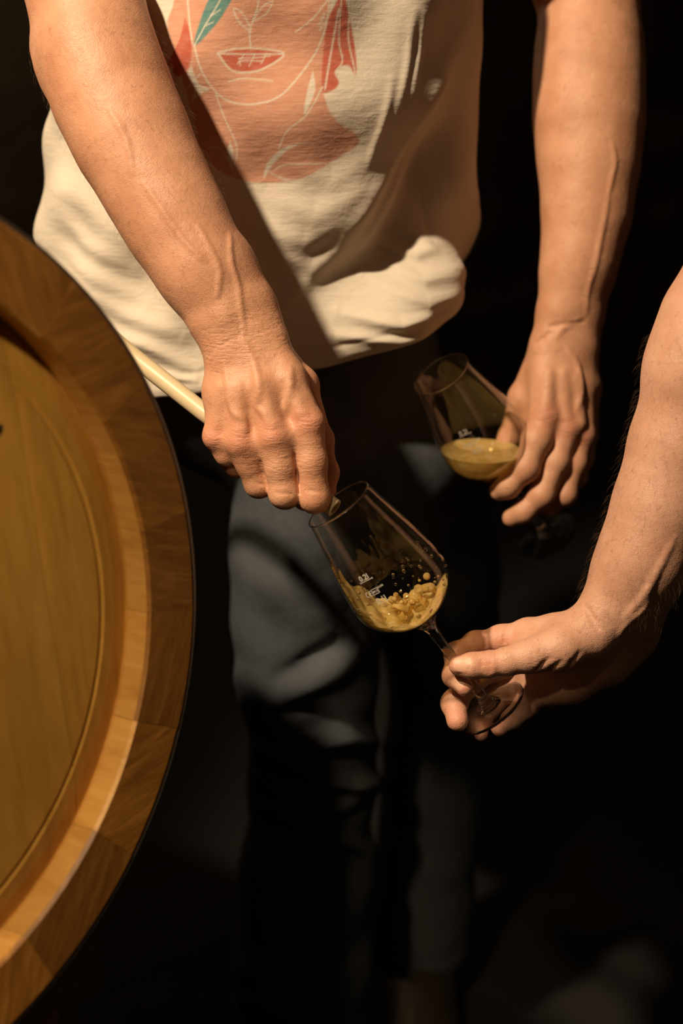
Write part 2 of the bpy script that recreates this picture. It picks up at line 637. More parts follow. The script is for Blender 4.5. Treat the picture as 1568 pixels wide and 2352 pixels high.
B_ROT = Matrix((tuple(-B_N), tuple(B_A), tuple(B_B))).to_euler('XYZ')
OAK = mat_wood('oak_stave', (0.21, 0.080, 0.013), (0.36, 0.155, 0.026), (0.50, 0.235, 0.048), rot=B_ROT)
OAK_END = mat_wood('oak_end_grain', (0.17, 0.062, 0.010), (0.33, 0.140, 0.022), (0.52, 0.245, 0.050), scale=(6, 16, 130), var=0.42, rot=B_ROT, spin=True)
OAK_WALL = mat_wood('oak_planed', (0.46, 0.225, 0.045), (0.62, 0.33, 0.08), (0.74, 0.44, 0.13), scale=(8, 60, 60), var=0.22, rot=B_ROT)
barrel = empty('wine_barrel', B_C - BK * 0.47 * B_N + np.array([0, 0, -BK * 0.40]))
tag(barrel, 'golden oak wine barrel lying on its side, cream hose rising behind it', 'barrel')
B_LEN, B_R0, B_BELLY, B_IN = 0.95, 0.318, 0.366, 0.2685
def b_rad(s):
    return B_BELLY - (B_BELLY - B_R0) * ((s - B_LEN / 2) / (B_LEN / 2)) ** 2

NST = 21
edges = np.cumsum(RNG.uniform(0.8, 1.25, NST)); edges = edges / edges[-1] * 2 * math.pi + 0.30
for i in range(NST):
    t0 = edges[i - 1] - (2 * math.pi if i == 0 else 0); t1 = edges[i]
    g = 0.00015
    prof = [(0.0, B_R0 - 0.002), (0.002, B_R0)] + [(s, b_rad(s)) for s in np.linspace(0.05, 0.90, 12)] + [(0.948, B_R0), (0.95, B_R0 - .002)]
    prof += [(0.95, B_IN + .002), (0.925, B_IN + .004)] + [(s, b_rad(s) - 0.034) for s in np.linspace(0.86, 0.09, 9)] + [(0.034, B_IN + 0.004), (0.026, B_IN + 0.001), (0.003, B_IN - 0.001), (0.0, B_IN + 0.001)]
    NT = 7
    V, F = [], []
    dr = RNG.uniform(-0.0006, 0.0006); ds = RNG.uniform(0, 0.0004)
    for j in range(NT):
        t = t0 + (t1 - t0) * j / (NT - 1)
        for s, r in prof:
            tt = t + (g / r if j == 0 else -g / r if j == NT - 1 else 0)
            V.append(barrel_pt(s + (ds if s < 0.02 else 0), r + dr * (r > 0.29) * (s < 0.01), tt))
    m = len(prof)
    for j in range(NT - 1):
        for k in range(m):
            F.append((j * m + k, j * m + (k + 1) % m, (j + 1) * m + (k + 1) % m, (j + 1) * m + k))
    bm = bmesh.new()
    vs = [bm.verts.new(v) for v in V]
    for f in F: bm.faces.new([vs[q] for q in f])
    bm.faces.new([vs[k] for k in range(m)][::-1]); bm.faces.new([vs[(NT - 1) * m + k] for k in range(m)])
    bmesh.ops.recalc_face_normals(bm, faces=bm.faces)
    # bring into barrel axes so the grain runs along the stave
    me = bm_mesh('stave', bm)
    link('stave', me, OAK, barrel, smooth=False)
    me.materials.append(OAK_WALL)
    me.materials.append(OAK_END)
    for p_ in me.polygons:
        q_ = np.array(p_.center) - B_C
        s_ = -(q_ @ B_N); r_ = math.sqrt(max(q_ @ q_ - s_ * s_, 0))
        if 0.0015 < s_ < 0.04 and r_ < BK * (B_IN + 0.008): p_.material_index = 1
        elif s_ < 0.002: p_.material_index = 2

def head_disc():
    """front head: flat field, fine groove, bevelled edge running into the croze"""
    rings = [(0.0, .0235), (.08, .0235), (.16, .0235), (.21, .0235), (.236, .0235), (.2385, .0250), (.2405, .0250), (.2425, .0240), (.255, .0262), (.2685, .0300), (.2735, .0305)]
    bm = bmesh.new()
    nt = 96
    rows = []
    for r, s in rings:
        if r == 0: rows.append([bm.verts.new(barrel_pt(s, 0, 0))])
        else: rows.append([bm.verts.new(barrel_pt(s, r, 2 * math.pi * k / nt)) for k in range(nt)])
    for k in range(nt):
        bm.faces.new((rows[0][0], rows[1][k], rows[1][(k + 1) % nt]))
        for a, b in zip(rows[1:-1], rows[2:]):
            bm.faces.new((a[k], b[k], b[(k + 1) % nt], a[(k + 1) % nt]))
    return bm

cuts = [-0.28, -0.185, -0.09, 0.012, 0.098, 0.19, 0.28]
for a, b in zip(cuts[:-1], cuts[1:]):
    bm = head_disc()
    for d, side in ((a + 0.0004, -1), (b - 0.0004, 1)):
        bmesh.ops.bisect_plane(bm, geom=bm.verts[:] + bm.edges[:] + bm.faces[:], plane_co=B_C + BK * d * B_A, plane_no=side * B_A, clear_outer=True)
    ext = bmesh.ops.extrude_face_region(bm, geom=bm.faces[:])
    for v in [g for g in ext['geom'] if isinstance(g, bmesh.types.BMVert)]:
        v.co += Vector(-B_N * 0.02)
    bmesh.ops.recalc_face_normals(bm, faces=bm.faces)
    link('head_board', bm_mesh('head_board', bm), OAK_HEAD, barrel, smooth=False)
# dark knot on a board
kc = W(26, 991, 0.905)
sft = ((kc - B_C) @ B_N)
kc = kc - (sft + BK * 0.0230) * B_N
bm = bmesh.new()
bmesh.ops.create_uvsphere(bm, u_segments=12, v_segments=8, radius=1)
for v in bm.verts:
    q = v.co.copy()
    v.co = Vector(kc + 0.0052 * q.x * (B_A * .8 - B_B * .6) + 0.0026 * q.y * (B_A * .6 + B_B * .8) + 0.0009 * q.z * B_N)
link('knot', bm_mesh('knot', bm), KNOT, barrel)

def hoop(s0, s1):
    nt = 128
    bm = bmesh.new()
    rows = []
    for k in range(nt):
        t = 2 * math.pi * k / nt
        pr = [(s0, b_rad(s0) + .0002), (s0, b_rad(s0) + .0030), (s1, b_rad(s1) + .0030), (s1, b_rad(s1) + .0002)]
        rows.append([bm.verts.new(barrel_pt(s, r, t)) for s, r in pr])
    for k in range(nt):
        a, b = rows[k], rows[(k + 1) % nt]
        for j in range(4):
            bm.faces.new((a[j], a[(j + 1) % 4], b[(j + 1) % 4], b[j]))
    bmesh.ops.recalc_face_normals(bm, faces=bm.faces)
    o = link('hoop', bm_mesh('hoop', bm), STEEL, barrel, smooth=False)
    for dt in (-0.03, 0.03):
        bm = bmesh.new()
        bmesh.ops.create_uvsphere(bm, u_segments=10, v_segments=6, radius=.004)
        c = barrel_pt((s0 + s1) / 2, b_rad((s0 + s1) / 2) + .0022, 0.75 + dt)
        for v in bm.verts: v.co += Vector(c)
        r_ = link('rivet', bm_mesh('rivet', bm), STEEL)
        r_.parent = o
for s0, s1 in ((0.0015, 0.046), (0.13, 0.165), (0.29, 0.325), (0.625, 0.66), (0.785, 0.82), (0.902, 0.944)):
    hoop(s0, s1)

# timber rack under the barrel
rack = empty('barrel_rack', (B_C - BK * 0.47 * B_N) * np.array([1, 1, 0]))
tag(rack, 'low timber rack carrying the oak wine barrel', 'rack')
for s in (0.20, 0.75):
    base = barrel_pt(s, b_rad(s) + 0.004, -math.pi / 2)
    half = 0.26
    bm = bmesh.new()
    nseg = 12
    zc = base[2]
    cz = barrel_pt(s, 0, 0)[2]
    rr = BK * (b_rad(s) + 0.004)
    hd = np.array([B_N[0], B_N[1], 0]); hd /= np.linalg.norm(hd)
    rows = []
    for j in range(nseg + 1):
        x = -half + 2 * half * j / nseg
        ztop = min(cz - math.sqrt(max(rr * rr - x * x, 0)), zc + 0.10)
        row = []
        for dd, zz in ((-0.04, zc - 0.08), (0.04, zc - 0.08), (0.04, ztop), (-0.04, ztop)):
            p = base + x * B_A + dd * hd
            row.append(bm.verts.new((p[0], p[1], zz - 0.014)))
        rows.append(row)
    for a, b in zip(rows[:-1], rows[1:]):
        for j in range(4): bm.faces.new((a[j], a[(j + 1) % 4], b[(j + 1) % 4], b[j]))
    bm.faces.new(rows[0]); bm.faces.new(rows[-1][::-1])
    bmesh.ops.recalc_face_normals(bm, faces=bm.faces)
    link('cradle_beam', bm_mesh('cradle_beam', bm), TIMBER, rack, smooth=False)
    for x in (-0.2, 0.2):
        p = base + x * B_A
        me = box_mesh('rack_post', (p[0] - .04, p[1] - .04, 0), (p[0] + .04, p[1] + .04, zc - 0.086), 0.004)
        link('rack_post', me, TIMBER, rack, smooth=False)

# ------------------------------------------------------------------ wine glasses
# distance from rim (cm), outer radius (cm)
BOWL = [(0, 2.80), (0.7, 2.91), (1.5, 3.06), (2.5, 3.25), (3.4, 3.43), (4.5, 3.65), (5.5, 3.84), (6.4, 3.99), (7.2, 4.09), (7.9, 4.15), (8.5, 4.15), (9.0, 4.07), (9.5, 3.90), (10.0, 3.62), (10.5, 3.22), (10.9, 2.80), (11.25, 2.32), (11.55, 1.82), (11.85, 1.36), (12.1, 1.02)]
STEM = [(12.1, 1.02), (12.35, .78), (12.7, .60), (13.2, .49), (14.2, .42), (16, .38), (18, .37), (19.6, .40), (20.3, .47), (20.7, .60)]
FOOT = [(20.7, .60), (20.95, .82), (21.15, 1.2), (21.32, 1.8), (21.45, 2.5), (21.52, 3.05), (21.58, 3.12), (21.64, 3.08), (21.66, 2.6), (21.5, 1.2), (21.42, 0.02)]
GLEN = 21.66
WALL = 0.075
b_t = np.array([p[0] for p in BOWL]); b_r = np.array([p[1] for p in BOWL])

def catmull(pts, n=4):
    P = np.array([pts[0]] + list(pts) + [pts[-1]], float)
    out = []
    for i in range(1, len(P) - 2):
        for k in range(n):
            t = k / n
            a, b, c, d = P[i - 1], P[i], P[i + 1], P[i + 2]
            out.append(0.5 * (2 * b + (c - a) * t + (2 * a - 5 * b + 4 * c - d) * t * t + (-a + 3 * b - 3 * c + d) * t ** 3))
    out.append(P[-1])
    return out

class Frame:
    """glass frame: foot point, unit axis from foot to rim, side vectors"""
    def __init__(s, foot, axis):
        s.foot = np.array(foot); s.ax = axis / np.linalg.norm(axis)
        u = np.cross(FW, s.ax); s.u = u / np.linalg.norm(u)
        s.v = np.cross(s.ax, s.u)
    def pt(s, dist, r, t):
        """dist cm below the rim, r cm, angle t (0 = to the right in view, pi/2 = away/near)"""
        return s.foot + (GLEN - dist) / 100 * s.ax + r / 100 * (math.cos(t) * s.u + math.sin(t) * s.v)
    def local(s, P):
        q = P - s.foot
        a = q @ s.ax
        x, y = q @ s.u, q @ s.v
        return GLEN - a * 100, np.hypot(x, y) * 100, np.arctan2(y, x)

def lathe(name, fr, prof, nt=96, closed=False):
    bm = bmesh.new()
    rows = []
    for dist, r in prof:
        rows.append([bm.verts.new(fr.pt(dist, max(r, 0.0), 2 * math.pi * k / nt)) for k in range(nt)])
    n = len(rows)
    for i in range(n if closed else n - 1):
        a, b = rows[i], rows[(i + 1) % n]
        for k in range(nt):
            bm.faces.new((a[k], a[(k + 1) % nt], b[(k + 1) % nt], b[k]))
    if not closed:
        for row, rv in ((rows[0], 1), (rows[-1], -1)):
            bm.faces.new(row[::rv])
    bmesh.ops.recalc_face_normals(bm, faces=bm.faces)
    return bm_mesh(name, bm)

def inner_r(dist):
    """inner radius (cm) of the bowl at a distance from the rim"""
    return np.interp(dist, b_t, b_r - WALL)
INNER_END = 11.75

def build_glass(fr, label, group):
    g = empty('wine_glass', fr.foot)
    tag(g, label, 'wine glass', group)
    outer = catmull(BOWL, 3)
    inner = [(d, r - WALL) for d, r in outer if d < 11.5]
    inner += [(11.62, 1.2), (11.72, .6), (11.75, 0.02)]
    prof = [(-0.03, 2.80 - WALL / 2)] + outer + [(12.1, 0.02)]
    # wall = outer surface, rim bead and inner surface in one closed shell
    prof = outer + [(12.1, 0.01)] + [(11.75, 0.01)] + inner[::-1]
    link('bowl', lathe('bowl', fr, prof, 128, closed=True), GLASS, g)
    rim = [(0.055 * math.cos(a) - 0.02, 2.80 - WALL / 2 + 0.055 * math.sin(a)) for a in np.linspace(0, 2 * math.pi, 10, endpoint=False)]
    link('rim', lathe('rim', fr, rim, 128, closed=True), GLASS_S, g)
    st = catmull(STEM, 4)
    link('stem', lathe('stem', fr, [(12.1, 0.01)] + st + [(20.7, 0.01)], 48), GLASS_S, g)
    link('foot', lathe('foot', fr, [(20.7, 0.01)] + catmull(FOOT, 3), 96), GLASS_S, g)
    return g

GA_FOOT = W(1128, 1628, 1.160)
GA_AX = camdir(-0.5747, 0.769, 0.28)
GA = Frame(GA_FOOT, GA_AX)
GB_FOOT = W(1257, 1232, 1.40)
GB_AX = camdir(-0.520, 0.6865, 0.508)
GB = Frame(GB_FOOT, GB_AX)
glass_a = build_glass(GA, 'tilted tasting glass being filled from the hose, held by its foot', 'wine tasting glasses')
glass_b = build_glass(GB, 'tasting glass with a little wine hanging from the lowered hand', 'wine tasting glasses')

# still wine in the lowered glass: level surface
def still_wine():
    bm = bmesh.new()
    prof = [(d, inner_r(d) - 0.02) for d in np.linspace(3.5, 11.2, 40)] + [(11.45, 1.75), (11.62, 1.15), (11.72, 0.5), (11.74, 0.01)]
    nt = 96
    rows = [[bm.verts.new(GB.pt(d, r, 2 * math.pi * k / nt)) for k in range(nt)] for d, r in prof]
    for a, b in zip(rows[:-1], rows[1:]):
        for k in range(nt): bm.faces.new((a[k], a[(k + 1) % nt], b[(k + 1) % nt], b[k]))
    bm.faces.new(rows[0]); bm.faces.new(rows[-1][::-1])
    lvl = W(1108, 1035, 1.335)
    r = bmesh.ops.bisect_plane(bm, geom=bm.verts[:] + bm.edges[:] + bm.faces[:], plane_co=lvl, plane_no=(0, 0, 1), clear_outer=True)
    bmesh.ops.edgenet_fill(bm, edges=[e for e in r['geom_cut'] if isinstance(e, bmesh.types.BMEdge)])
    bmesh.ops.recalc_face_normals(bm, faces=bm.faces)
    o = link('white_wine', bm_mesh('white_wine', bm), WINE_B, smooth=False)
    tag(o, 'still cloudy golden wine in the lowered glass', 'wine', kind='stuff')
still_wine()

# splashing wine in the filled glass: sloshing sheet that climbs both walls, with drops thrown up
def splash_wine():
    h = 0.0011
    c = GA.pt(8.8, 0, 0)
    lo, hi = c - 0.056, c + 0.056
    n = np.ceil((hi - lo) / h).astype(int)
    ax = [lo[i] + np.arange(n[i]) * h for i in range(3)]
    P = np.stack(np.meshgrid(*ax, indexing='ij'), -1)
    dist, r, t = GA.local(P)
    ri = np.interp(dist, np.append(b_t[b_t < 11.3], [11.45, 11.62, 11.74, 12.0]), np.append(b_r[b_t < 11.3] - WALL - .02, [1.72, 1.1, 0.05, -0.8]))
    bowl = (r - ri) / 100 * 0.9
    q = P - c
    x = q @ RT; y = q @ FW; z = q @ np.array([0, 0, 1.0])
    # level, thrown up the walls
    lvl = -0.0255 + np.where(x < 0, 15.0, 24.0) * x * x + 0.15 * np.maximum(x, 0) + 4 * y * y
    for k in range(16):
        f = RNG.uniform(90, 420, 2) * RNG.choice([-1, 1], 2); ph = RNG.uniform(0, 6.28)
        lvl = lvl + 0.0017 * np.sin(f[0] * x + f[1] * y + ph) * 120 / (60 + np.abs(f).mean())
    surf = z - lvl
    d = np.maximum(bowl, surf * 0.8)
    # splash tongues
    for k in range(46):
        a = RNG.uniform(0, 6.28); rr = RNG.uniform(0.0, 0.020)
        px, py = 0.010 + rr * math.cos(a), rr * math.sin(a)
        pz = -0.024 + 25 * px * px + RNG.uniform(-0.003, 0.022)
        cc = c + px * RT + py * np.array([0, 1, 0]) + pz * np.array([0, 0, 1])
        rad = RNG.uniform(0.0012, 0.0042)
        e = np.sqrt(((P - cc) ** 2).sum(-1)) - rad
        hh = np.maximum(0.004 - np.abs(d - e), 0) / 0.004
        d = np.minimum(d, e) - hh * hh * 0.001
        d = np.maximum(d, bowl)
    V, F = surface_nets(d.astype(np.float32), lo, h)
    o = link('white_wine', mesh_from('white_wine', V, F), WINE)
    tag(o, 'splashing golden wine with bubbles in the glass being filled', 'wine', kind='stuff')
    # bubbles and droplets
    bm = bmesh.new()
    for k in range(70):
        a = RNG.uniform(0, 6.28)
        dd = RNG.uniform(6.4, 9.6)
        rr = inner_r(dd) * RNG.uniform(0.3, 0.985) if k < 28 else inner_r(dd) - 0.03
        if k >= 28: a = RNG.uniform(-1.2, 1.9)
        p = GA.pt(dd, rr, a)
        bmesh.ops.create_icosphere(bm, subdivisions=2, radius=RNG.uniform(0.0004, 0.0014), matrix=Matrix.Translation(p))
    b = link('droplets', bm_mesh('droplets', bm), GLASS_S, o)
    tag(b, kind='stuff')
    b.matrix_parent_inverse = Matrix()
splash_wine()

# etched measure marks on the filled glass
def text_mesh(s, size):
    cu = bpy.data.curves.new('t', 'FONT')
    cu.body = s
    cu.size = size
    cu.offset = 0.012 * size
    cu.resolution_u = 4
    ob = bpy.data.objects.new('t', cu)
    COL.objects.link(ob)
    dg = bpy.context.evaluated_depsgraph_get()
    me = bpy.data.meshes.new_from_object(ob.evaluated_get(dg))
    bpy.data.objects.remove(ob)
    return me

def on_glass(fr, me, dist, ang, flip=1):
    """wrap a flat drawing (cm, x right, y towards the rim) round the bowl"""
    rr = np.interp(dist, b_t, b_r)
    for v in me.vertices:
        d = dist - v.co.y
        r = np.interp(d, b_t, b_r) + 0.004
        v.co = Vector(fr.pt(d, r, ang + flip * v.co.x / rr))
    return me

def rect_bm(bm, x0, y0, x1, y1, n=8):
    xs = np.linspace(x0, x1, n)
    for a, b in zip(xs[:-1], xs[1:]):
        bm.faces.new([bm.verts.new(p) for p in ((a, y0, 0), (b, y0, 0), (b, y1, 0), (a, y1, 0))])

def marks(fr, parent, d0, ang, jit=0.0):
    bm = bmesh.new()
    def put(me, dx, dy):
        for v in me.vertices: v.co.x += dx; v.co.y += dy
        bm.from_mesh(me); bpy.data.meshes.remove(me)
    put(text_mesh('0.2l', 0.62), -0.50, 1.02)
    rect_bm(bm, -0.56, 0.90, 0.60, 0.945)
    rect_bm(bm, -0.575, 0.84, -0.535, 1.0, 2); rect_bm(bm, 0.575, 0.84, 0.615, 1.0, 2)
    # C and E of the conformity mark: open rings
    for cx, bar in ((-0.50, 0), (-0.18, 1)):
        for k in range(14):
            a0 = math.pi / 2 + math.pi * k / 14; a1 = math.pi / 2 + math.pi * (k + 1) / 14
            q = [(cx + 0.23 * math.cos(a), -0.12 + 0.23 * math.sin(a), 0) for a in (a0, a1)] + [(cx + 0.165 * math.cos(a), -0.12 + 0.165 * math.sin(a), 0) for a in (a1, a0)]
            bm.faces.new([bm.verts.new(p) for p in q])
        if bar: rect_bm(bm, cx - 0.2, -0.15, cx - 0.02, -0.09, 3)
    x0, y0, x1, y1, w = -0.12, -0.34, 0.48, 0.14, 0.045
    for r in ((x0, y0, x1, y0 + w), (x0, y1 - w, x1, y1), (x0, y0, x0 + w, y1), (x1 - w, y0, x1, y1)): rect_bm(bm, *r, 4)
    put(text_mesh('M13', 0.26), -0.05, -0.19)
    put(text_mesh('0104', 0.24), 0.52, -0.02)
    put(text_mesh('0.1l', 0.58), -0.18, -1.04)
    rect_bm(bm, -0.24, -1.16, 0.76, -1.115)
    rect_bm(bm, -0.255, -1.22, -0.215, -1.06, 2); rect_bm(bm, 0.735, -1.22, 0.775, -1.06, 2)
    me = bm_mesh('measure_mark', bm)
    on_glass(fr, me, d0, ang)
    o = link('measure_mark', me, ETCH, parent, smooth=False)
    o['label'] = 'etched measure lines and lettering'
marks(GA, glass_a, 6.15, -math.pi / 2 - 0.50)
marks(GB, glass_b, 5.6, -math.pi / 2 - 0.45)

# ------------------------------------------------------------------ hose
def tube_mesh(name, pts, r_out, r_in=None, nt=20):
    pts = [np.array(p, float) for p in pts]
    bm = bmesh.new()
    up0 = np.array([0, 0, 1.0])
    rows, rin = [], []
    for i, p in enumerate(pts):
        t = pts[min(i + 1, len(pts) - 1)] - pts[max(i - 1, 0)]
        t /= np.linalg.norm(t)
        a = np.cross(t, up0); a /= np.linalg.norm(a); b = np.cross(a, t)
        rows.append([bm.verts.new(p + r_out * (math.cos(2 * math.pi * k / nt) * a + math.sin(2 * math.pi * k / nt) * b)) for k in range(nt)])
        if r_in: rin.append([bm.verts.new(p + r_in * (math.cos(2 * math.pi * k / nt) * a + math.sin(2 * math.pi * k / nt) * b)) for k in range(nt)])
    for R_ in (rows, rin):
        for a, b in zip(R_[:-1], R_[1:]):
            for k in range(nt): bm.faces.new((a[k], a[(k + 1) % nt], b[(k + 1) % nt], b[k]))
    if r_in:
        for e in (0, -1):
            for k in range(nt): bm.faces.new((rows[e][k], rows[e][(k + 1) % nt], rin[e][(k + 1) % nt], rin[e][k]))
    else:
        bm.faces.new(rows[0]); bm.faces.new(rows[-1][::-1])
    bmesh.ops.recalc_face_normals(bm, faces=bm.faces)
    return bm_mesh(name, bm)

bung = barrel_pt(0.475, B_BELLY - 0.02, math.pi / 2)
pA, pB, pC = W(769, 1168, 1.128), W(465, 945, 1.165), W(315, 826, 1.183)
dirv = (pC - pB) / np.linalg.norm(pC - pB)
far = pC + dirv * 0.12
pts = [pA + (pB - pA) * t for t in np.linspace(0, 1, 8)] + [pB + (pC - pB) * t for t in np.linspace(0.2, 1, 5)]
ctrl = [pC, far, bung + np.array([0.02, 0.02, 0.30]), bung]
for t in np.linspace(0.08, 1, 14):
    pts.append((1 - t) ** 3 * ctrl[0] + 3 * (1 - t) ** 2 * t * ctrl[1] + 3 * (1 - t) * t * t * ctrl[2] + t ** 3 * ctrl[3])
hose = link('siphon_hose', tube_mesh('siphon_hose', pts, 0.0076, 0.0052), HOSE)
tag(hose, 'cream plastic hose running from the barrel through the fist into the glass', 'hose')

# ------------------------------------------------------------------ people
def arm_tools(d0, lean=0.0):
    def dep(py, dz): return d0 + (dz - lean * min(max((py - 250) / 600, 0), 1)) / 100
    def pt(px, py, dz): return W(px, py, dep(py, dz))
    def pr(px, py, dz, r): return (W(px, py, dep(py, dz)), r * dep(py, dz) / FPX)
    return pt, pr

def finger(S, pr, joints, kg=0.0035, k=0.006, bulge=True):
    S.group(kg)
    ch = [pr(*j) for j in joints]
    S.chain(ch, k)
    # widen at the joints a little, pad on the last bone
    if bulge:
        for (p, r) in ch[1:-1]:
            S.cone(p, p + 1e-4, r * 1.045, r * 1.045, 0.004)

def vein(S, pr, pts, r, kg=0.0036):
    """a vein lying in the skin along the given pixels"""
    rr = r * 1.2 / FPX
    pts = [p[:2] for p in pts]
    fine = catmull(pts, 3)
    ch = [S.on(p[0], p[1], rr * 0.48) for p in fine]
    ch = [(q, rr * (0.08 + 0.92 * math.sin(math.pi * i / max(1, len(ch) - 1)) ** 0.5)) for i, q in enumerate(ch) if q is not None]
    S.group(kg)
    if len(ch) > 1: S.chain(ch, 0.0003)

def crease(S, lines, r=0.0006, k=0.0018, sink=0.0):
    out = []
    for (a, b) in lines:
        p, q = S.on(a[0], a[1], sink), S.on(b[0], b[1], sink)
        m = S.on((a[0] + b[0]) / 2, (a[1] + b[1]) / 2, sink)
        if p is not None and q is not None and m is not None: out.append((p, m, q))
    S.group(0.001)
    for p, m, q in out:
        S.cone(p, m, r * .5, r, k, -1); S.cone(m, q, r, r * .5, k, -1)

def attrs_for(me, V, nails, reds, wrinkles):
    nail = np.zeros(len(V)); red = np.zeros(len(V)); wr = np.zeros(len(V))
    for c, along, nrm, L, Wd in nails:
        q = V - c
        side = np.cross(along, nrm)
        a = (q @ along) / L; b = (q @ side) / Wd; z = q @ nrm
        e = (np.abs(a) ** 3.0 + np.abs(b) ** 3.0)
        nail = np.maximum(nail, np.clip((1.12 - e) / 0.25, 0, 1) * (z > -0.004))
    for c, r in reds:
        red = np.maximum(red, np.exp(-(((V - c) ** 2).sum(1)) / (r * r)))
    for c, along, r, freq in wrinkles:
        q = V - c
        w = np.exp(-((q ** 2).sum(1)) / (r * r))
        wr = np.maximum(wr, w)
    add_attr(me, 'nail', nail); add_attr(me, 'red', red); add_attr(me, 'wrinkle', wr)

def nail_frame(a, b, nrm):
    along = (b - a) / np.linalg.norm(b - a)
    nrm = nrm - (nrm @ along) * along
    nrm /= np.linalg.norm(nrm)
    return along, nrm

# ---- right arm of the pouring man (left in the photograph)
NAIL_A, RED_A, WR_A = [], [], []
S = Sculpt()
pt, pr = arm_tools(1.150, 3.0)
# upper arm and elbow, forearm with two bones at the wrist
SH_R = np.array([-0.285, 1.40, 1.47]); SH_L = np.array([0.115, 1.43, 1.48])
EL_R, _ = pr(205, 40, 1.5, 100)
S.group(0.02)
S.chain([((SH_R + EL_R) / 2 + np.array([0, -0.012, 0]), 0.056), (EL_R + np.array([-.004, .01, .015]), 0.046)], 0.02)
S.chain([pr(205, 40, 1.5, 118), pr(222, 120, 0.8, 128), pr(262, 230, 0.3, 128), pr(308, 330, 0.0, 123), pr(365, 440, 0, 113), pr(413, 529, 0, 106), pr(470, 625, 0, 97), pr(520, 705, 0.1, 86)], 0.02)
S.cone(*[q for q, _ in (pr(118, 120, 2.0, 40), pr(150, 170, 1.6, 40))], 0.012, 0.016, 0.02)
S.chain([pr(470, 640, 0.2, 66), pr(505, 742, 0.2, 58), pr(528, 800, 0.1, 50)], 0.012)      # ulna side
S.chain([pr(520, 615, 0.2, 66), pr(572, 712, 0.3, 60), pr(604, 775, 0.3, 52)], 0.012)      # radius side
S.cone(pt(520, 728, -1.25), pt(522, 730, -1.25), 0.0105, 0.0105, 0.009)
# back of the hand
S.group(0.010)
S.chain([pr(596, 765, 0.2, 50), pr(655, 870, -.25, 44), pr(708, 972, -.75, 36)], 0.008)
S.chain([pr(566, 780, -.1, 50), pr(600, 890, -.6, 45), pr(630, 1002, -1.15, 36)], 0.008)
S.chain([pr(537, 795, 0.0, 48), pr(548, 900, -.3, 44), pr(555, 1014, -.65, 34)], 0.008)
S.chain([pr(516, 805, 0.5, 46), pr(508, 900, .4, 40), pr(503, 1000, .35, 32)], 0.008)
S.chain([pr(560, 830, 1.6, 55), pr(590, 960, 1.8, 50)], 0.012)                            # palm
# knuckle caps
S.group(0.006)
for c, r in (((708, 974, -.85), 34), ((628, 1002, -1.3), 34), ((553, 1013, -.75), 31), ((492, 1002, .2), 26)):
    p, rr = pr(*c, r); S.cone(p, p + 1e-4, rr, rr, 0.006); RED_A.append((p - FW * rr, 0.012))
    WR_A.append((p - FW * rr, UP, 0.010, 0))
# fingers wrapped round the hose
finger(S, pr, [(708, 980, -.7, 35), (715, 1060, -.36, 34.5), (722, 1143, 0.1, 34), (702, 1142, 3.2, 28), (676, 1085, 3.9, 25)], 0.0022, bulge=False)
finger(S, pr, [(630, 1008, -1.05, 36), (642, 1070, -.45, 35.5), (654, 1132, 0.1, 35), (642, 1112, 3.3, 30), (622, 1060, 4.0, 26)], 0.0016, bulge=False)
finger(S, pr, [(556, 1018, -.55, 34), (574, 1066, .25, 30.5), (594, 1111, 0.95, 31), (602, 1090, 3.6, 28), (602, 1045, 4.2, 25)], 0.0016, bulge=False)
finger(S, pr, [(503, 1000, .35, 31), (524, 1040, 1.0, 28), (545, 1066, 2.0, 27), (568, 1058, 4.2, 24), (580, 1025, 4.6, 22)])
# thumb along the hose behind the index finger
finger(S, pr, [(600, 790, 1.2, 52), (688, 885, 1.9, 40), (735, 1010, 2.6, 28), (750, 1085, 2.7, 25), (753, 1128, 2.5, 19)], 0.006)
# webs: skin between the knuckles
S.group(0.009)
S.cone(pt(700, 1000, -.35), pt(648, 1012, -.55), 0.0115, 0.0115, 0.006)
S.cone(pt(690, 1022, .1), pt(660, 1026, 0.0), 0.009, 0.009, 0.006)
S.cone(pt(625, 1020, -.5), pt(568, 1026, -.2), 0.0115, 0.0105, 0.006)
S.cone(pt(620, 1032, .1), pt(590, 1036, .3), 0.009, 0.009, 0.006)
S.cone(pt(560, 1022, .1), pt(510, 1010, 0.7), 0.010, 0.009, 0.006)
# tendons
ten = [[(690, 945), (655, 870)], [(624, 970), (598, 880)], [(552, 985), (546, 890)], [(500, 970), (508, 890)]]
ten = [[S.on(x, y, 0.0030) for x, y in t] for t in ten]
S.group(0.007)
for a, b in ten:
    if a is not None and b is not None: S.cone(a, b, 0.0040, 0.0026, 0.004)
# veins
vein(S, pr, [(556, 775), (575, 812), (588, 855), (594, 900), (590, 930), (606, 950), (614, 972)], 6.5)
vein(S, pr, [(516, 835), (524, 890), (530, 925), (540, 950), (557, 962), (564, 990)], 6.5)
vein(S, pr, [(668, 845), (664, 905), (655, 945)], 6)
vein(S, pr, [(528, 540), (530, 600), (546, 655), (552, 700), (560, 760)], 4)
vein(S, pr, [(330, 420), (372, 480), (420, 550), (470, 600)], 4.5)
vein(S, pr, [(250, 250), (290, 320), (305, 400)], 4.5)
vein(S, pr, [(455, 520), (485, 575), (505, 625), (498, 680)], 3.4)
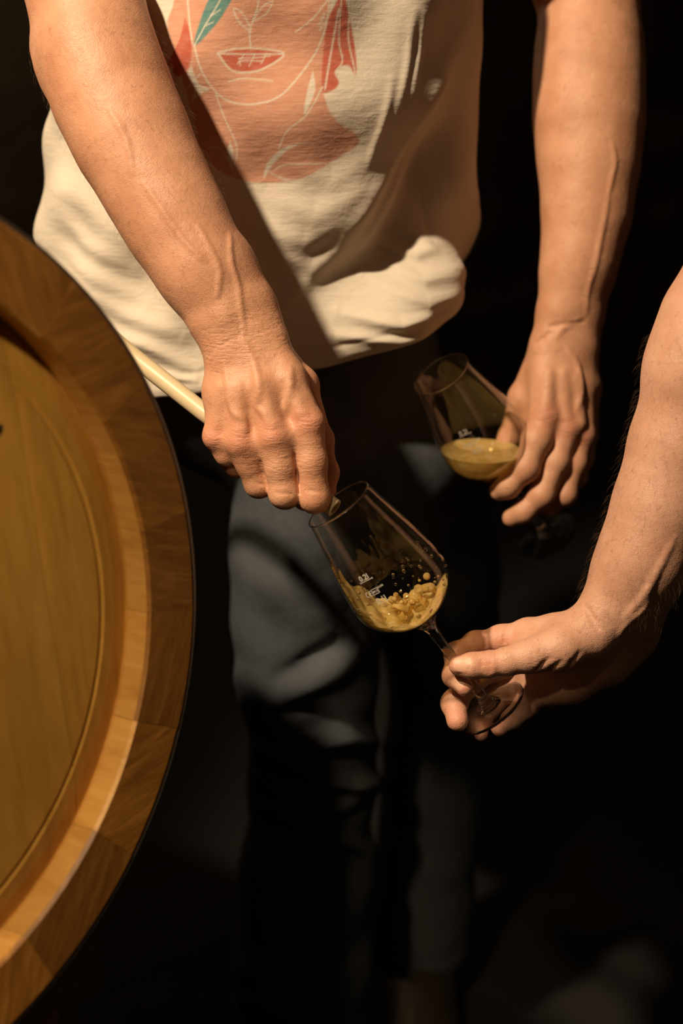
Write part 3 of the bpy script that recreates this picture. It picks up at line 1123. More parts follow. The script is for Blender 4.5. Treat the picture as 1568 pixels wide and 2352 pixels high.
# fine creases at the finger bends and across the wrist
crease(S, [((600, 1062), (614, 1120)), ((675, 1046), (687, 1130))], 0.0010, 0.0030, 0.0004)
crease(S, [((704, 1126), (738, 1130)), ((632, 1132), (672, 1136)), ((588, 1110), (610, 1113))], 0.0002, 0.0022)
crease(S, [((548, 768), (500, 798)), ((560, 776), (630, 752)), ((500, 790), (474, 828)), ((506, 806), (480, 842)), ((540, 742), (556, 762))], 0.0001, 0.0014)
WR_A += [(pt(718, 1060, -1.8), UP, 0.016, 0), (pt(650, 1062, -1.9), UP, 0.016, 0), (pt(585, 1066, -1.5), UP, 0.012, 0),
         (pt(560, 772, -1.9), UP, 0.026, 0), (pt(505, 800, -1.4), UP, 0.020, 0), (pt(640, 760, -1.2), UP, 0.018, 0)]
V1, F1 = S.mesh(0.0014)

# ---- left arm of the pouring man (right in the photograph) with the lowered glass
S = Sculpt()
pt, pr = arm_tools(1.345)
EL_L, _ = pr(1354, 40, 2.5, 100)
S.group(0.02)
S.chain([((SH_L + EL_L) / 2 + np.array([.01, -0.012, 0]), 0.055), (EL_L + np.array([0, .012, .02]), 0.046)], 0.02)
S.chain([pr(1354, 40, 2.5, 106), pr(1353, 110, 1.6, 113), pr(1352, 200, 1.0, 116), pr(1352, 290, .6, 115), pr(1352, 390, .3, 104), pr(1346, 500, 0.1, 92), pr(1330, 600, 0, 78), pr(1312, 690, 0, 66)], 0.02)
S.chain([pr(1305, 640, 0, 58), pr(1284, 730, 0, 48), pr(1268, 790, 0, 44)], 0.012)
S.chain([pr(1345, 640, .4, 56), pr(1332, 730, .5, 48), pr(1330, 790, .5, 42)], 0.012)
S.group(0.010)
S.chain([pr(1266, 790, -.1, 44), pr(1256, 870, -.7, 42), pr(1252, 955, -1.5, 38)], 0.008)
S.chain([pr(1293, 790, -.2, 44), pr(1296, 880, -.7, 40), pr(1302, 984, -1.2, 34)], 0.008)
S.chain([pr(1318, 795, .2, 42), pr(1328, 890, 0, 38), pr(1335, 1000, -.3, 32)], 0.008)
S.chain([pr(1334, 800, .8, 38), pr(1345, 890, .9, 32), pr(1346, 1000, 1.0, 26)], 0.008)
S.chain([pr(1290, 840, 1.6, 48), pr(1290, 950, 1.2, 44)], 0.012)
S.group(0.004)
for c, r in (((1252, 955, -1.75), 36), ((1302, 984, -1.45), 32), ((1336, 1000, -.5), 29)):
    p, rr = pr(*c, r); S.cone(p, p + 1e-4, rr, rr, 0.006); RED_A.append((p - FW * rr, 0.012))
    WR_A.append((p - FW * rr, UP, 0.010, 0))
finger(S, pr, [(1252, 955, -1.5, 37), (1232, 1010, -2.2, 32), (1206, 1076, -2.4, 29), (1166, 1117, -1.9, 25), (1146, 1128, -1.2, 22)])
finger(S, pr, [(1302, 984, -1.2, 33), (1276, 1060, -1.5, 29), (1243, 1138, -1.6, 27), (1202, 1176, -1.1, 24), (1174, 1190, -.5, 21)])
finger(S, pr, [(1335, 1000, -.3, 31), (1318, 1065, -.5, 27), (1297, 1136, -.5, 25), (1262, 1160, 1.2, 23), (1235, 1165, 2.5, 20)])
finger(S, pr, [(1346, 1000, 1.0, 26), (1338, 1050, 1.0, 23), (1322, 1096, 1.1, 22), (1300, 1118, 2.6, 20), (1280, 1124, 3.4, 18)])
finger(S, pr, [(1258, 800, .8, 40), (1203, 915, 1.2, 34), (1172, 1005, 2.6, 26), (1140, 1065, 2.2, 24), (1122, 1090, 1.8, 19)], 0.008)
S.group(0.008)
S.cone(pt(1235, 900, .5), pt(1225, 960, .6), 0.013, 0.010, 0.006)
S.cone(pt(1256, 970, -.6), pt(1298, 990, -.4), 0.010, 0.010, 0.004)
S.cone(pt(1302, 995, -.2), pt(1336, 1005, .4), 0.009, 0.009, 0.004)
S.cone(pt(1262, 985, -1.2), pt(1292, 1002, -.9), 0.0105, 0.0105, 0.006)
ten = [[(1300, 955), (1292, 860)], [(1333, 970), (1322, 870)], [(1254, 925), (1262, 860)]]
ten = [[S.on(x, y, 0.0030) for x, y in t] for t in ten]
S.group(0.007)
for a, b in ten:
    if a is not None and b is not None: S.cone(a, b, 0.0044, 0.0030, 0.004)
vein(S, pr, [(1398, 440), (1388, 500), (1376, 560), (1366, 610), (1350, 665), (1345, 720)], 5)
vein(S, pr, [(1405, 330), (1412, 370), (1404, 410), (1398, 440)], 4)
vein(S, pr, [(1335, 735), (1300, 745), (1278, 775)], 6)
vein(S, pr, [(1300, 800), (1326, 840), (1335, 900), (1322, 950)], 6)
crease(S, [((1262, 750), (1340, 738)), ((1230, 790), (1262, 765))], 0.0007, 0.004)
V2, F2 = S.mesh(0.0016)

# ---- trunk, shoulders, neck, head and legs of the pouring man (under his clothes or above the picture)
S = Sculpt()
S.group(0.04)
CX = -0.083
I3 = np.eye(3)
S.ell((CX, 1.43, 1.30), I3, (0.17, 0.105, 0.23), 0.04)
S.ell((CX, 1.43, 1.06), I3, (0.130, 0.080, 0.16), 0.04)
S.cone(SH_R, SH_L, 0.06, 0.06, 0.04)
S.cone(SH_R, SH_R + (EL_R - SH_R) * .6, 0.06, 0.054, 0.03)
S.cone(SH_L, SH_L + (EL_L - SH_L) * .6, 0.06, 0.053, 0.03)
S.cone((CX, 1.44, 1.50), (CX, 1.42, 1.62), 0.060, 0.054, 0.03)
S.group(0.02)
S.ell((CX, 1.41, 1.74), I3, (0.076, 0.098, 0.115), 0.02)
S.ell((CX, 1.36, 1.675), I3, (0.055, 0.055, 0.055), 0.03)
S.cone((CX, 1.312, 1.745), (CX, 1.293, 1.705), 0.010, 0.014, 0.012)
for sx in (-1, 1):
    S.ell((CX + sx * 0.078, 1.415, 1.73), I3, (0.010, 0.020, 0.032), 0.008)
    S.ell((CX + sx * 0.032, 1.317, 1.752), I3, (0.016, 0.010, 0.010), 0.006, -1)
S.ell((CX, 1.305, 1.672), I3, (0.024, 0.010, 0.004), 0.006, -1)
HIP_R, KN_R, AN_R = W(716, 1060, 1.425), W(712, 1690, 1.565), W(690, 2300, 1.71)
HIP_L = W(905, 1050, 1.475)
KN_L = KN_R + np.array([0.165, 0.19, 0.0]); AN_L = np.array([AN_R[0] + 0.155, AN_R[1] + 0.21, AN_R[2]])
S.group(0.03)
for h_, k_, a_ in ((HIP_R, KN_R, AN_R), (HIP_L, KN_L, AN_L)):
    S.chain([(h_ + np.array([0, .02, 0]), 0.055), (k_ + np.array([0, .01, 0]), 0.045), (a_, 0.034), (np.array([a_[0], a_[1] - .01, 0.055]), 0.034)], 0.03)
    S.cone(np.array([a_[0], a_[1], 0.05]), np.array([a_[0], a_[1] - 0.15, 0.04]), 0.034, 0.028, 0.02)
V3, F3 = S.mesh(0.006)

man = empty('person', np.array([CX, 1.40, 0.0]))
tag(man, 'man in cream printed t-shirt and blue jeans pouring wine from a hose', 'person')
V = np.concatenate([V1, V2, V3]); F = np.concatenate([F1, F2 + len(V1), F3 + len(V1) + len(V2)])
me = mesh_from('body', V, F)
attrs_for(me, V, NAIL_A, RED_A, WR_A)
link('body', me, SKIN_A, man)

# ---- arm of the second person, from the right edge
NAIL_B, RED_B, WR_B = [], [], []
S = Sculpt()
pt, pr = arm_tools(1.148)
S.group(0.02)
EL2, _ = pr(1700, 620, -4, 100)
SH2 = EL2 + np.array([0.16, -0.12, 0.26])
S.chain([((SH2 + EL2) / 2, 0.054), (EL2 + np.array([.01, 0, .02]), 0.046)], 0.02)
S.chain([pr(1700, 620, -4, 112), pr(1650, 740, -3.6, 122), pr(1612, 850, -3, 122), pr(1566, 1030, -2, 112), pr(1520, 1165, -1.4, 103), pr(1476, 1285, -.9, 96), pr(1440, 1375, -.4, 84)], 0.02)
S.chain([pr(1425, 1330, -.6, 62), pr(1378, 1425, -.5, 54), pr(1340, 1460, -.5, 48)], 0.014)
S.chain([pr(1468, 1340, 1.0, 60), pr(1434, 1452, 2.2, 58), pr(1388, 1512, 2.7, 54)], 0.026)
S.group(0.012)
S.chain([pr(1345, 1452, -.2, 46), pr(1280, 1455, .3, 42), pr(1212, 1456, 1.0, 37)], 0.010)     # index metacarpal
S.chain([pr(1355, 1470, .6, 46), pr(1280, 1485, 1.4, 42), pr(1205, 1500, 2.2, 36)], 0.010)
S.chain([pr(1370, 1490, 1.0, 46), pr(1290, 1525, 1.9, 42), pr(1210, 1545, 2.9, 34)], 0.010)
S.chain([pr(1388, 1516, 2.7, 53), pr(1310, 1562, 2.3, 44), pr(1238, 1588, 2.4, 36)], 0.016)    # heel of the hand
S.chain([pr(1352, 1465, -.9, 50), pr(1285, 1490, -1.7, 46), pr(1212, 1508, -2.1, 37)], 0.012)  # thumb ball
S.group(0.005)
finger(S, pr, [(1220, 1506, -2.1, 36), (1165, 1519, -2.2, 29), (1120, 1526, -2.1, 27), (1085, 1529, -2.0, 26), (1053, 1529, -1.85, 23)], 0.006)
finger(S, pr, [(1215, 1456, 1.0, 36), (1150, 1468, 1.5, 29), (1092, 1479, 1.7, 26), (1047, 1502, 1.0, 24), (1043, 1552, 0.0, 24), (1066, 1578, -.6, 21)])
finger(S, pr, [(1205, 1500, 2.2, 34), (1140, 1530, 2.9, 29), (1080, 1565, 3.0, 28), (1043, 1615, 1.9, 27), (1050, 1655, .7, 25)])
finger(S, pr, [(1210, 1545, 2.9, 32), (1160, 1580, 3.8, 27), (1118, 1616, 4.0, 25), (1100, 1656, 3.2, 22), (1104, 1685, 2.4, 17)], 0.0014)
finger(S, pr, [(1238, 1588, 2.4, 32), (1205, 1620, 3.0, 26), (1174, 1648, 3.0, 22), (1145, 1673, 1.9, 18)], 0.0014)
S.group(0.008)
S.cone(pt(1215, 1480, 0.0), pt(1190, 1500, -.8), 0.011, 0.008, 0.006)
# raised nail plates
def nail(pr, pt, a, b, nrm, L, Wd, lst):
    (pa, ra), (pb, rb) = pr(*a), pr(*b)
    along, nn = nail_frame(pa, pb, nrm)
    r = (ra + rb) / 2
    c = pb - along * (L * 0.35) + nn * (rb * 0.93)
    S.group(0.0008)
    side = np.cross(along, nn)
    S.ell(c - nn * 0.0015, np.array([along, side, nn]), (L, Wd, 0.0019), 0.001)
    lst.append((c, along, nn, L * 0.95, Wd * 0.95))
nail(pr, pt, (1085, 1529, -2.0, 26), (1055, 1528, -1.85, 24), camdir(-0.05, 0.25, 1.0), 0.0080, 0.0062, NAIL_B)
nail(pr, pt, (1043, 1552, 0.0, 24), (1064, 1576, -.6, 21), camdir(-0.25, -0.1, 1.0), 0.0055, 0.0045, NAIL_B)
crease(S, [((1074, 1508), (1080, 1528)), ((1080, 1528), (1073, 1548)), ((1040, 1510), (1072, 1508)), ((1042, 1547), (1070, 1548))], 0.0003, 0.0012)
# veins inside the wrist
vein(S, pr, [(1548, 1235), (1515, 1300), (1492, 1345), (1478, 1395), (1440, 1428), (1420, 1460)], 8)
vein(S, pr, [(1492, 1345), (1468, 1380), (1428, 1425)], 7)
# folds at the base of the thumb, thumb and finger joints
crease(S, [((1232, 1540), (1262, 1512)), ((1248, 1550), (1288, 1520)), ((1300, 1540), (1330, 1500)), ((1342, 1392), (1366, 1440)), ((1352, 1400), (1376, 1446))], 0.0003, 0.0042)
crease(S, [((1158, 1456), (1157, 1494)), ((1116, 1468), (1113, 1500)), ((1112, 1508), (1114, 1546)), ((1118, 1505), (1121, 1548)), ((1125, 1507), (1127, 1543)), ((1105, 1514), (1106, 1540))], 0.0005, 0.0020)
WR_B += [(pt(1240, 1530, -3.2), UP, 0.014, 0), (pt(1345, 1420, -2), UP, 0.014, 0)]
RED_B += [(pt(1060, 1580, -1.2), 0.010), (pt(1050, 1650, 0), 0.014), (pt(1112, 1684, 2), 0.012), (pt(1142, 1676, 2), 0.012), (pt(1140, 1480, .6), 0.016), (pt(1118, 1525, -3), 0.010), (pt(1050, 1530, -2.6), 0.008)]
V4, F4 = S.mesh(0.0014)

def arm_hair(V, n, box, length, down, parent, seed, nsel=None):
    """fine short hairs rooted in the skin; box limits where they grow (pixels of the photograph)"""
    rg = np.random.default_rng(seed)
    px, py, d = project(V)
    ok = np.nonzero((px > box[0]) & (px < box[2]) & (py > box[1]) & (py < box[3]))[0]
    cen_ = V[ok]
    pick = rg.choice(len(ok), n)
    base_ = cen_[pick]
    # outward: away from the axis of the limb near the root
    out_ = np.zeros_like(base_)
    for i_ in range(n):
        near = cen_[rg.choice(len(cen_), 400)]
        near = near[np.abs((near - base_[i_]) @ down) < 0.03]
        c_ = near.mean(0) if len(near) > 8 else base_[i_]
        o_ = base_[i_] - c_; o_ -= (o_ @ down) * down
        out_[i_] = o_ / (np.linalg.norm(o_) + 1e-9)
    L_ = length * rg.uniform(0.5, 1.1, n)[:, None]
    side_ = np.cross(out_, down) * rg.normal(0, .35, n)[:, None]
    p1 = base_ + L_ * (0.35 * out_ + 0.35 * down + 0.3 * side_)
    p2 = p1 + L_ * (0.12 * out_ + 0.5 * down + 0.4 * side_)
    w1 = np.cross(out_, down); w2 = out_
    VV_, FF_ = [], []
    for P_, r_ in ((base_ - out_ * 0.0003, 0.00005), (p1, 0.00004), (p2, 0.000012)):
        for k_ in range(3):
            a_ = 2 * math.pi * k_ / 3
            VV_.append(P_ + r_ * (math.cos(a_) * w1 + math.sin(a_) * w2))
    VV_ = np.stack(VV_, 1).reshape(-1, 3)
    q_ = np.array([[r0 * 3 + k_, r0 * 3 + (k_ + 1) % 3, r0 * 3 + 3 + (k_ + 1) % 3, r0 * 3 + 3 + k_] for r0 in (0, 1) for k_ in range(3)])
    FF_ = (np.arange(n)[:, None, None] * 9 + q_[None]).reshape(-1, 4)
    o = link('arm_hair', mesh_from('arm_hair', VV_, FF_), HAIRM, parent)
    tag(o, kind='stuff')
def unit(v): return v / np.linalg.norm(v)
arm_hair(V1, 900, (60, 60, 640, 720), 0.011, unit(W(540, 760, 1.12) - W(210, 80, 1.16)), man, 3)

# rest of the second person, standing beside the photographer, outside the picture
S = Sculpt()
S.group(0.04)
BX, BY = SH2[0] + 0.18, SH2[1] - 0.03
S.cone(SH2, SH2 + np.array([0.36, -0.02, 0]), 0.055, 0.055, 0.03)
S.cone(SH2, (SH2 + EL2) / 2, 0.058, 0.05, 0.03)
S.ell((BX, BY, 1.22), I3, (0.17, 0.10, 0.26), 0.04)
S.ell((BX, BY, 0.98), I3, (0.15, 0.10, 0.16), 0.04)
S.cone((BX, BY, SH2[2]), (BX, BY - .01, SH2[2] + .13), 0.055, 0.05, 0.03)
S.group(0.02)
S.ell((BX - .02, BY, SH2[2] + .24), I3, (0.096, 0.076, 0.113), 0.02)
S.ell((BX - .07, BY, SH2[2] + .17), I3, (0.05, 0.05, 0.05), 0.03)
S.cone((BX - .115, BY, SH2[2] + .24), (BX - .13, BY, SH2[2] + .205), 0.010, 0.013, 0.012)
S.group(0.03)
S.chain([(SH2 + np.array([0.36, -.02, 0]), .055), (SH2 + np.array([0.42, -.02, -.29]), .042), (SH2 + np.array([0.40, .02, -.55]), .03), (SH2 + np.array([0.38, .03, -.68]), .022)], 0.03)
for sy in (-0.09, 0.09):
    S.chain([((BX, BY + sy, .88), .08), ((BX + .01, BY + sy * 1.1, .48), .055), ((BX, BY + sy * 1.15, .08), .038)], 0.03)
    S.cone((BX, BY + sy * 1.15, .045), (BX - .16, BY + sy * 1.2, .04), .036, .03, .02)
V5, F5 = S.mesh(0.006)
guest = empty('person', np.array([BX, BY, 0.0]))
tag(guest, 'person reaching in from the right edge, bare forearm, holding a glass foot', 'person')
V = np.concatenate([V4, V5]); F = np.concatenate([F4, F5 + len(V4)])
me = mesh_from('body', V, F)
attrs_for(me, V, NAIL_B, RED_B, WR_B)
link('body', me, SKIN_B, guest)
arm_hair(V4, 1300, (1290, 760, 1640, 1440), 0.012, unit(W(1400, 1460, 1.14) - W(1600, 860, 1.12)), guest, 4)
S = Sculpt()
S.group(0.03)
S.cone(SH2, SH2 + np.array([0.36, -0.02, 0]), 0.072, 0.072, 0.03)
S.cone(SH2, SH2 + (EL2 - SH2) * .45, 0.075, 0.068, 0.03)
S.cone(SH2 + np.array([0.36, -0.02, 0]), SH2 + np.array([0.40, -0.02, -.2]), 0.075, 0.07, 0.03)
S.ell((BX, BY, 1.22), I3, (0.19, 0.12, 0.28), 0.05)
S.ell((BX, BY, 0.98), I3, (0.18, 0.125, 0.16), 0.05)
V, F = S.mesh(0.006)
link('black_shirt', mesh_from('black_shirt', V, F), BLACKCLOTH, guest)
S = Sculpt()
S.group(0.03)
for sy in (-0.09, 0.09):
    S.chain([((BX, BY + sy, .88), .10), ((BX + .01, BY + sy * 1.1, .48), .075), ((BX, BY + sy * 1.15, .10), .065)], 0.02)
V, F = S.mesh(0.006)
link('trousers', mesh_from('trousers', V, F), BLACKCLOTH, guest)
for sy in (-0.09, 0.09):
    S = Sculpt(); S.group(0.02)
    S.cone((BX + .01, BY + sy * 1.15, .052), (BX - .17, BY + sy * 1.2, .045), .050, .042, .02)
    V, F = S.mesh(0.005); V[:, 2] = np.maximum(V[:, 2], 0.004)
    link('shoe', mesh_from('shoe', V, F), SOLE, guest)

# ---- jeans
def fold_lines(V, folds):
    px, py, d = project(V)
    out = np.zeros(len(V))
    for pl, w, amp in folds:
        best = np.full(len(V), 1e9); tt = np.zeros(len(V))
        tot = len(pl) - 1
        for i in range(tot):
            (x0, y0), (x1, y1) = pl[i], pl[i + 1]
            dx, dy = x1 - x0, y1 - y0
            t = np.clip(((px - x0) * dx + (py - y0) * dy) / (dx * dx + dy * dy), 0, 1)
            e = np.hypot(px - x0 - t * dx, py - y0 - t * dy)
            m = e < best
            best = np.where(m, e, best); tt = np.where(m, (i + t) / tot, tt)
        out += amp * np.exp(-(best / w) ** 2) * (0.25 + 0.75 * np.sin(np.pi * np.clip(tt, 0.02, 0.98)))
    return out

S = Sculpt()
S.group(0.04)
S.ell((CX + 0.02, 1.425, 0.94), I3, (0.165, 0.112, 0.13), 0.04)
S.chain([(HIP_R + np.array([0.0, 0.005, 0]), 0.078), (W(706, 1250, 1.46), 0.073), (W(702, 1420, 1.495), 0.072), (W(708, 1560, 1.53), 0.069), (W(716, 1690, 1.562), 0.061), (W(716, 1790, 1.598), 0.066), (W(706, 2000, 1.645), 0.073), (W(698, 2200, 1.69), 0.076), (W(692, 2350, 1.73), 0.076), (np.array([AN_R[0], AN_R[1], 0.10]), 0.07)], 0.03)
S.group(0.012)
S.chain([(HIP_L + np.array([0.0, 0.01, 0]), 0.086), ((HIP_L + KN_L) / 2 + np.array([0, -.01, 0]), 0.080), (KN_L, 0.068), (AN_L, 0.066), (np.array([AN_L[0], AN_L[1], 0.10]), 0.07)], 0.03)
V, F = S.mesh(0.0035)
me = mesh_from('jeans', V, F)
nv = np.empty(len(V) * 3, np.float32); me.vertices.foreach_get('normal', nv); nv = nv.reshape(-1, 3)
disp = fold_lines(V, [
    ([(600, 1730), (680, 1700), (800, 1690), (880, 1715)], 24, 0.014), ([(640, 1745), (720, 1775), (800, 1800), (890, 1795)], 18, 0.013),
    ([(600, 1700), (650, 1725), (690, 1722)], 16, 0.008),
    ([(600, 1790), (700, 1840), (780, 1850), (850, 1810)], 22, 0.010), ([(620, 1850), (720, 1900), (850, 1960)], 20, 0.012),
    ([(560, 1560), (640, 1600), (760, 1540), (830, 1490)], 34, 0.014), ([(560, 1620), (640, 1670), (720, 1640)], 26, 0.008),
    ([(560, 1300), (700, 1400), (780, 1440)], 50, 0.008), ([(640, 1180), (760, 1300)], 40, 0.006), ([(640, 1560), (720, 1510), (790, 1470)], 20, -0.008),
    ([(780, 880), (860, 960), (900, 1080)], 40, 0.009), ([(700, 900), (720, 1000), (640, 1120)], 40, 0.006),
    ([(570, 2230), (680, 2260), (800, 2230)], 26, 0.012), ([(560, 2300), (680, 2320), (780, 2280)], 26, 0.012), ([(560, 2100), (640, 2140), (760, 2120)], 40, 0.006)])
me.vertices.foreach_set('co', (V + nv * disp[:, None]).astype(np.float32).ravel()); me.update()
link('jeans', me, DENIM, man)
for a_ in (AN_R, AN_L):
    S = Sculpt(); S.group(0.02)
    S.cone((a_[0], a_[1] + .03, .055), (a_[0], a_[1] - .18, .045), .052, .044, .02)
    V, F = S.mesh(0.005); V[:, 2] = np.maximum(V[:, 2], 0.004)
    link('shoe', mesh_from('shoe', V, F), SOLE, man)

# ---- t-shirt
SX, SA, SY, SB = -0.083, 0.213, 1.395, 0.135
def shirt_field(px, py):
    """outward swell of the cloth (m): full chest, tuck under the ribs on the wearer's left, flared hem"""
    z = np.zeros_like(px)
    def g(cx, cy, sx, sy, ang, amp):
        c, s = math.cos(math.radians(ang)), math.sin(math.radians(ang))
        u = ((px - cx) * c + (py - cy) * s) / sx; v = (-(px - cx) * s + (py - cy) * c) / sy
        return amp * np.exp(-u * u - v * v)
    z += g(620, 60, 420, 330, 0, 0.012)
    # valley running from the upper right to the lower middle
    z += g(1015, 440, 420, 108, -57, -0.052)
    z += g(760, 640, 150, 70, -45, -0.012)
    # pouch at the hem
    z += g(925, 690, 165, 105, -25, 0.034)
    z += g(800, 800, 150, 60, -10, 0.012)
    return z
NU, NV_ = 640, 470
uu = np.linspace(0, 1, NU, endpoint=False)
# denser in front (phi around -90 deg)
phi = 2 * math.pi * (uu + 0.115 * np.sin(2 * math.pi * uu) / 1.0) + math.pi / 2     # uu=0.5 -> front
ztop = 1.46
vv = np.linspace(0, 1, NV_)
PH, VV = np.meshgrid(phi, vv, indexing='ij')
cs, sn = np.cos(PH), np.sin(PH)
sgn = lambda a, p: np.sign(a) * np.abs(a) ** p
# hem height round the body
hem_x = np.array([-0.30, -0.26, -0.22, -0.175, -0.13, -0.05, 0.0, 0.06, 0.10, 0.14])
hem_z = np.array([1.02, 0.995, 0.965, 0.950, 0.958, 0.975, 0.978, 0.992, 1.008, 1.035])
ex = SX + SA * sgn(cs, 0.85)
hz = np.interp(ex, hem_x, hem_z)
hz = np.where(sn > 0.2, hz + 0.02, hz)
Z = hz + (ztop - hz) * VV ** 0.92
taper = 1 - 0.16 * np.clip((Z - 1.30) / 0.16, 0, 1) ** 2
X = SX + SA * sgn(cs, 0.85) * taper * np.where(cs < 0, 1 - np.interp(Z, [1.04, 1.12, 1.20, 1.30], [0.02, 0.06, 0.13, 0.17]), 1 - np.interp(Z, [0.98, 1.06, 1.12], [0.16, 0.03, 0.0]))
Y = SY + SB * sgn(sn, 0.85) * (1 - 0.25 * np.clip((Z - 1.34) / 0.12, 0, 1) ** 2)
P0 = np.stack([X, Y, Z], -1)
px, py, dd = project(P0.reshape(-1, 3))
nx = np.stack([cs / SA, sn / SB, np.zeros_like(cs)], -1); nx /= np.linalg.norm(nx, axis=-1, keepdims=True)
front = np.clip((-sn - 0.12) / 0.55, 0, 1).ravel()
fold = shirt_field(px, py)
fold = np.where(fold < 0, fold * np.clip((-sn.ravel() - 0.03) / 0.50, 0, 1), fold * front)
fold += front * fold_lines(P0.reshape(-1, 3), [
    ([(1100, 60), (1000, 250), (900, 430), (760, 610), (650, 700)], 26, 0.006), ([(1090, 220), (1000, 380), (880, 540), (800, 600)], 24, 0.007), ([(1060, 200), (960, 380), (860, 520)], 16, -0.003),
    ([(600, 440), (720, 500), (860, 430)], 30, 0.003), ([(560, 520), (700, 560), (830, 500)], 26, 0.003), ([(620, 580), (720, 620), (780, 590)], 22, 0.003), ([(640, 360), (760, 420), (880, 350)], 26, 0.002),
    ([(880, 590), (970, 640), (1060, 620)], 16, 0.005), ([(850, 640), (960, 690), (1070, 660)], 16, 0.005), ([(780, 720), (900, 740), (1040, 700)], 15, 0.006), ([(760, 770), (900, 780), (1020, 745)], 12, 0.005),
    ([(900, 560), (980, 590), (1040, 560)], 14, 0.005), ([(990, 540), (1050, 610), (1085, 680)], 16, 0.006),
    ([(120, 560), (230, 640), (330, 700)], 22, 0.006), ([(160, 640), (290, 720), (420, 770)], 22, 0.006), ([(130, 480), (200, 560), (300, 620)], 22, 0.004), ([(230, 760), (340, 790), (450, 850)], 16, 0.005), ([(100, 420), (170, 440), (260, 520)], 30, 0.004),
    ([(300, 830), (380, 860), (450, 870)], 9, 0.005), ([(150, 300), (200, 420), (240, 560)], 30, 0.003),
    ([(940, 30), (930, 140), (900, 260)], 10, 0.002), ([(965, 30), (960, 120), (940, 210)], 8, 0.002), ([(890, 180), (870, 300), (850, 380)], 10, 0.002)])
# hem stitching: rolled edge
Vf = VV.ravel(); hemd = (Z - hz).ravel()
fold += 0.0016 * np.exp(-((hemd - 0.006) / 0.006) ** 2) - 0.0012 * np.exp(-((hemd - 0.019) / 0.003) ** 2)
for k in range(22):
    fr_ = RNG.uniform(15, 70, 3) * RNG.choice([-1, 1], 3)
    fold += 0.0011 * np.sin(P0.reshape(-1, 3) @ fr_ + RNG.uniform(0, 6.28))
P1 = P0.reshape(-1, 3) + nx.reshape(-1, 3) * fold[:, None]
i = np.arange(NU * NV_).reshape(NU, NV_)
F = np.stack([i[:, :-1], np.roll(i, -1, 0)[:, :-1], np.roll(i, -1, 0)[:, 1:], i[:, 1:]], -1).reshape(-1, 4)
top_ring = i[:, -1]
VT, FT = [P1], [F]
# shoulder yoke: close towards the collar
base = NU * NV_
ring = P1[top_ring]
for q, (zc, f_) in enumerate(((1.50, .86), (1.525, .62), (1.54, .36), (1.55, .33))):
    nr = np.stack([SX + (ring[:, 0] - SX) * f_, 1.43 + (ring[:, 1] - 1.43) * (f_ if f_ > .4 else f_ * 1.35), np.full(NU, zc)], -1)
    VT.append(nr)
    a = top_ring if q == 0 else base + (q - 1) * NU + np.arange(NU)
    b = base + q * NU + np.arange(NU)
    FT.append(np.stack([a, np.roll(a, -1), np.roll(b, -1), b], -1))
base += 4 * NU
# sleeves
for sh, el in ((SH_R, EL_R), (SH_L, EL_L)):
    ax_ = (el - sh) / np.linalg.norm(el - sh)
    a = np.cross(ax_, [0, 0.3, 1.0]); a /= np.linalg.norm(a); b = np.cross(ax_, a)
    n_ = 48
    rows = [(-0.05, .05), (-0.02, .070), (0.02, .078), (0.08, .078), (0.14, .080), (0.142, .078), (0.10, .074)]
    L = np.linalg.norm(el - sh)
    for s_, r_ in rows:
        s2 = s_ / 0.14 * min(0.14, L * 0.55) if s_ > 0 else s_
        t_ = np.arange(n_) * 2 * math.pi / n_
        VT.append(sh + s2 * ax_ + r_ * (np.cos(t_)[:, None] * a + np.sin(t_)[:, None] * b))
    for q in range(len(rows) - 1):
        u_ = base + q * n_ + np.arange(n_); w_ = u_ + n_
        FT.append(np.stack([u_, np.roll(u_, -1), np.roll(w_, -1), w_], -1))
    base += len(rows) * n_
VS = np.concatenate(VT); FS = np.concatenate(FT)
me = mesh_from('t_shirt', VS, FS)

# flat print on the cotton: leaves and flowing lines on a terracotta field
CREAM, TERRA, RED, TEAL = (0.72, 0.64, 0.515), (0.64, 0.30, 0.19), (0.52, 0.095, 0.05), (0.07, 0.24, 0.22)
spx, spy, sd = project(VS)
fr_ok = (VS[:, 1] < SY) & (np.arange(len(VS)) < NU * NV_)
pc = np.tile(np.array(CREAM), (len(VS), 1))
def paint(mask, col, alpha=1.0):
    global pc
    mk = (np.clip(mask, 0, 1) * alpha * fr_ok)[:, None]
    pc = pc * (1 - mk) + np.array(col) * mk
def poly_mask(pts, soft=2.0):
    pts = np.array(pts, float)
    sel = fr_ok & (spx > pts[:, 0].min() - 9) & (spx < pts[:, 0].max() + 9) & (spy > pts[:, 1].min() - 9) & (spy < pts[:, 1].max() + 9)
    x, y = spx[sel], spy[sel]
    ins = np.zeros(len(x), bool); dm = np.full(len(x), 1e9)
    for a, b in zip(pts, np.roll(pts, -1, 0)):
        c = ((a[1] > y) != (b[1] > y)) & (x < (b[0] - a[0]) * (y - a[1]) / (b[1] - a[1] + 1e-9) + a[0])
        ins ^= c
        d_ = b - a; t = np.clip(((x - a[0]) * d_[0] + (y - a[1]) * d_[1]) / (d_ @ d_ + 1e-9), 0, 1)
        dm = np.minimum(dm, np.hypot(x - a[0] - t * d_[0], y - a[1] - t * d_[1]))
    out = np.zeros(len(spx)); out[sel] = np.clip(0.5 + np.where(ins, dm, -dm) / (2 * soft), 0, 1)
    return out
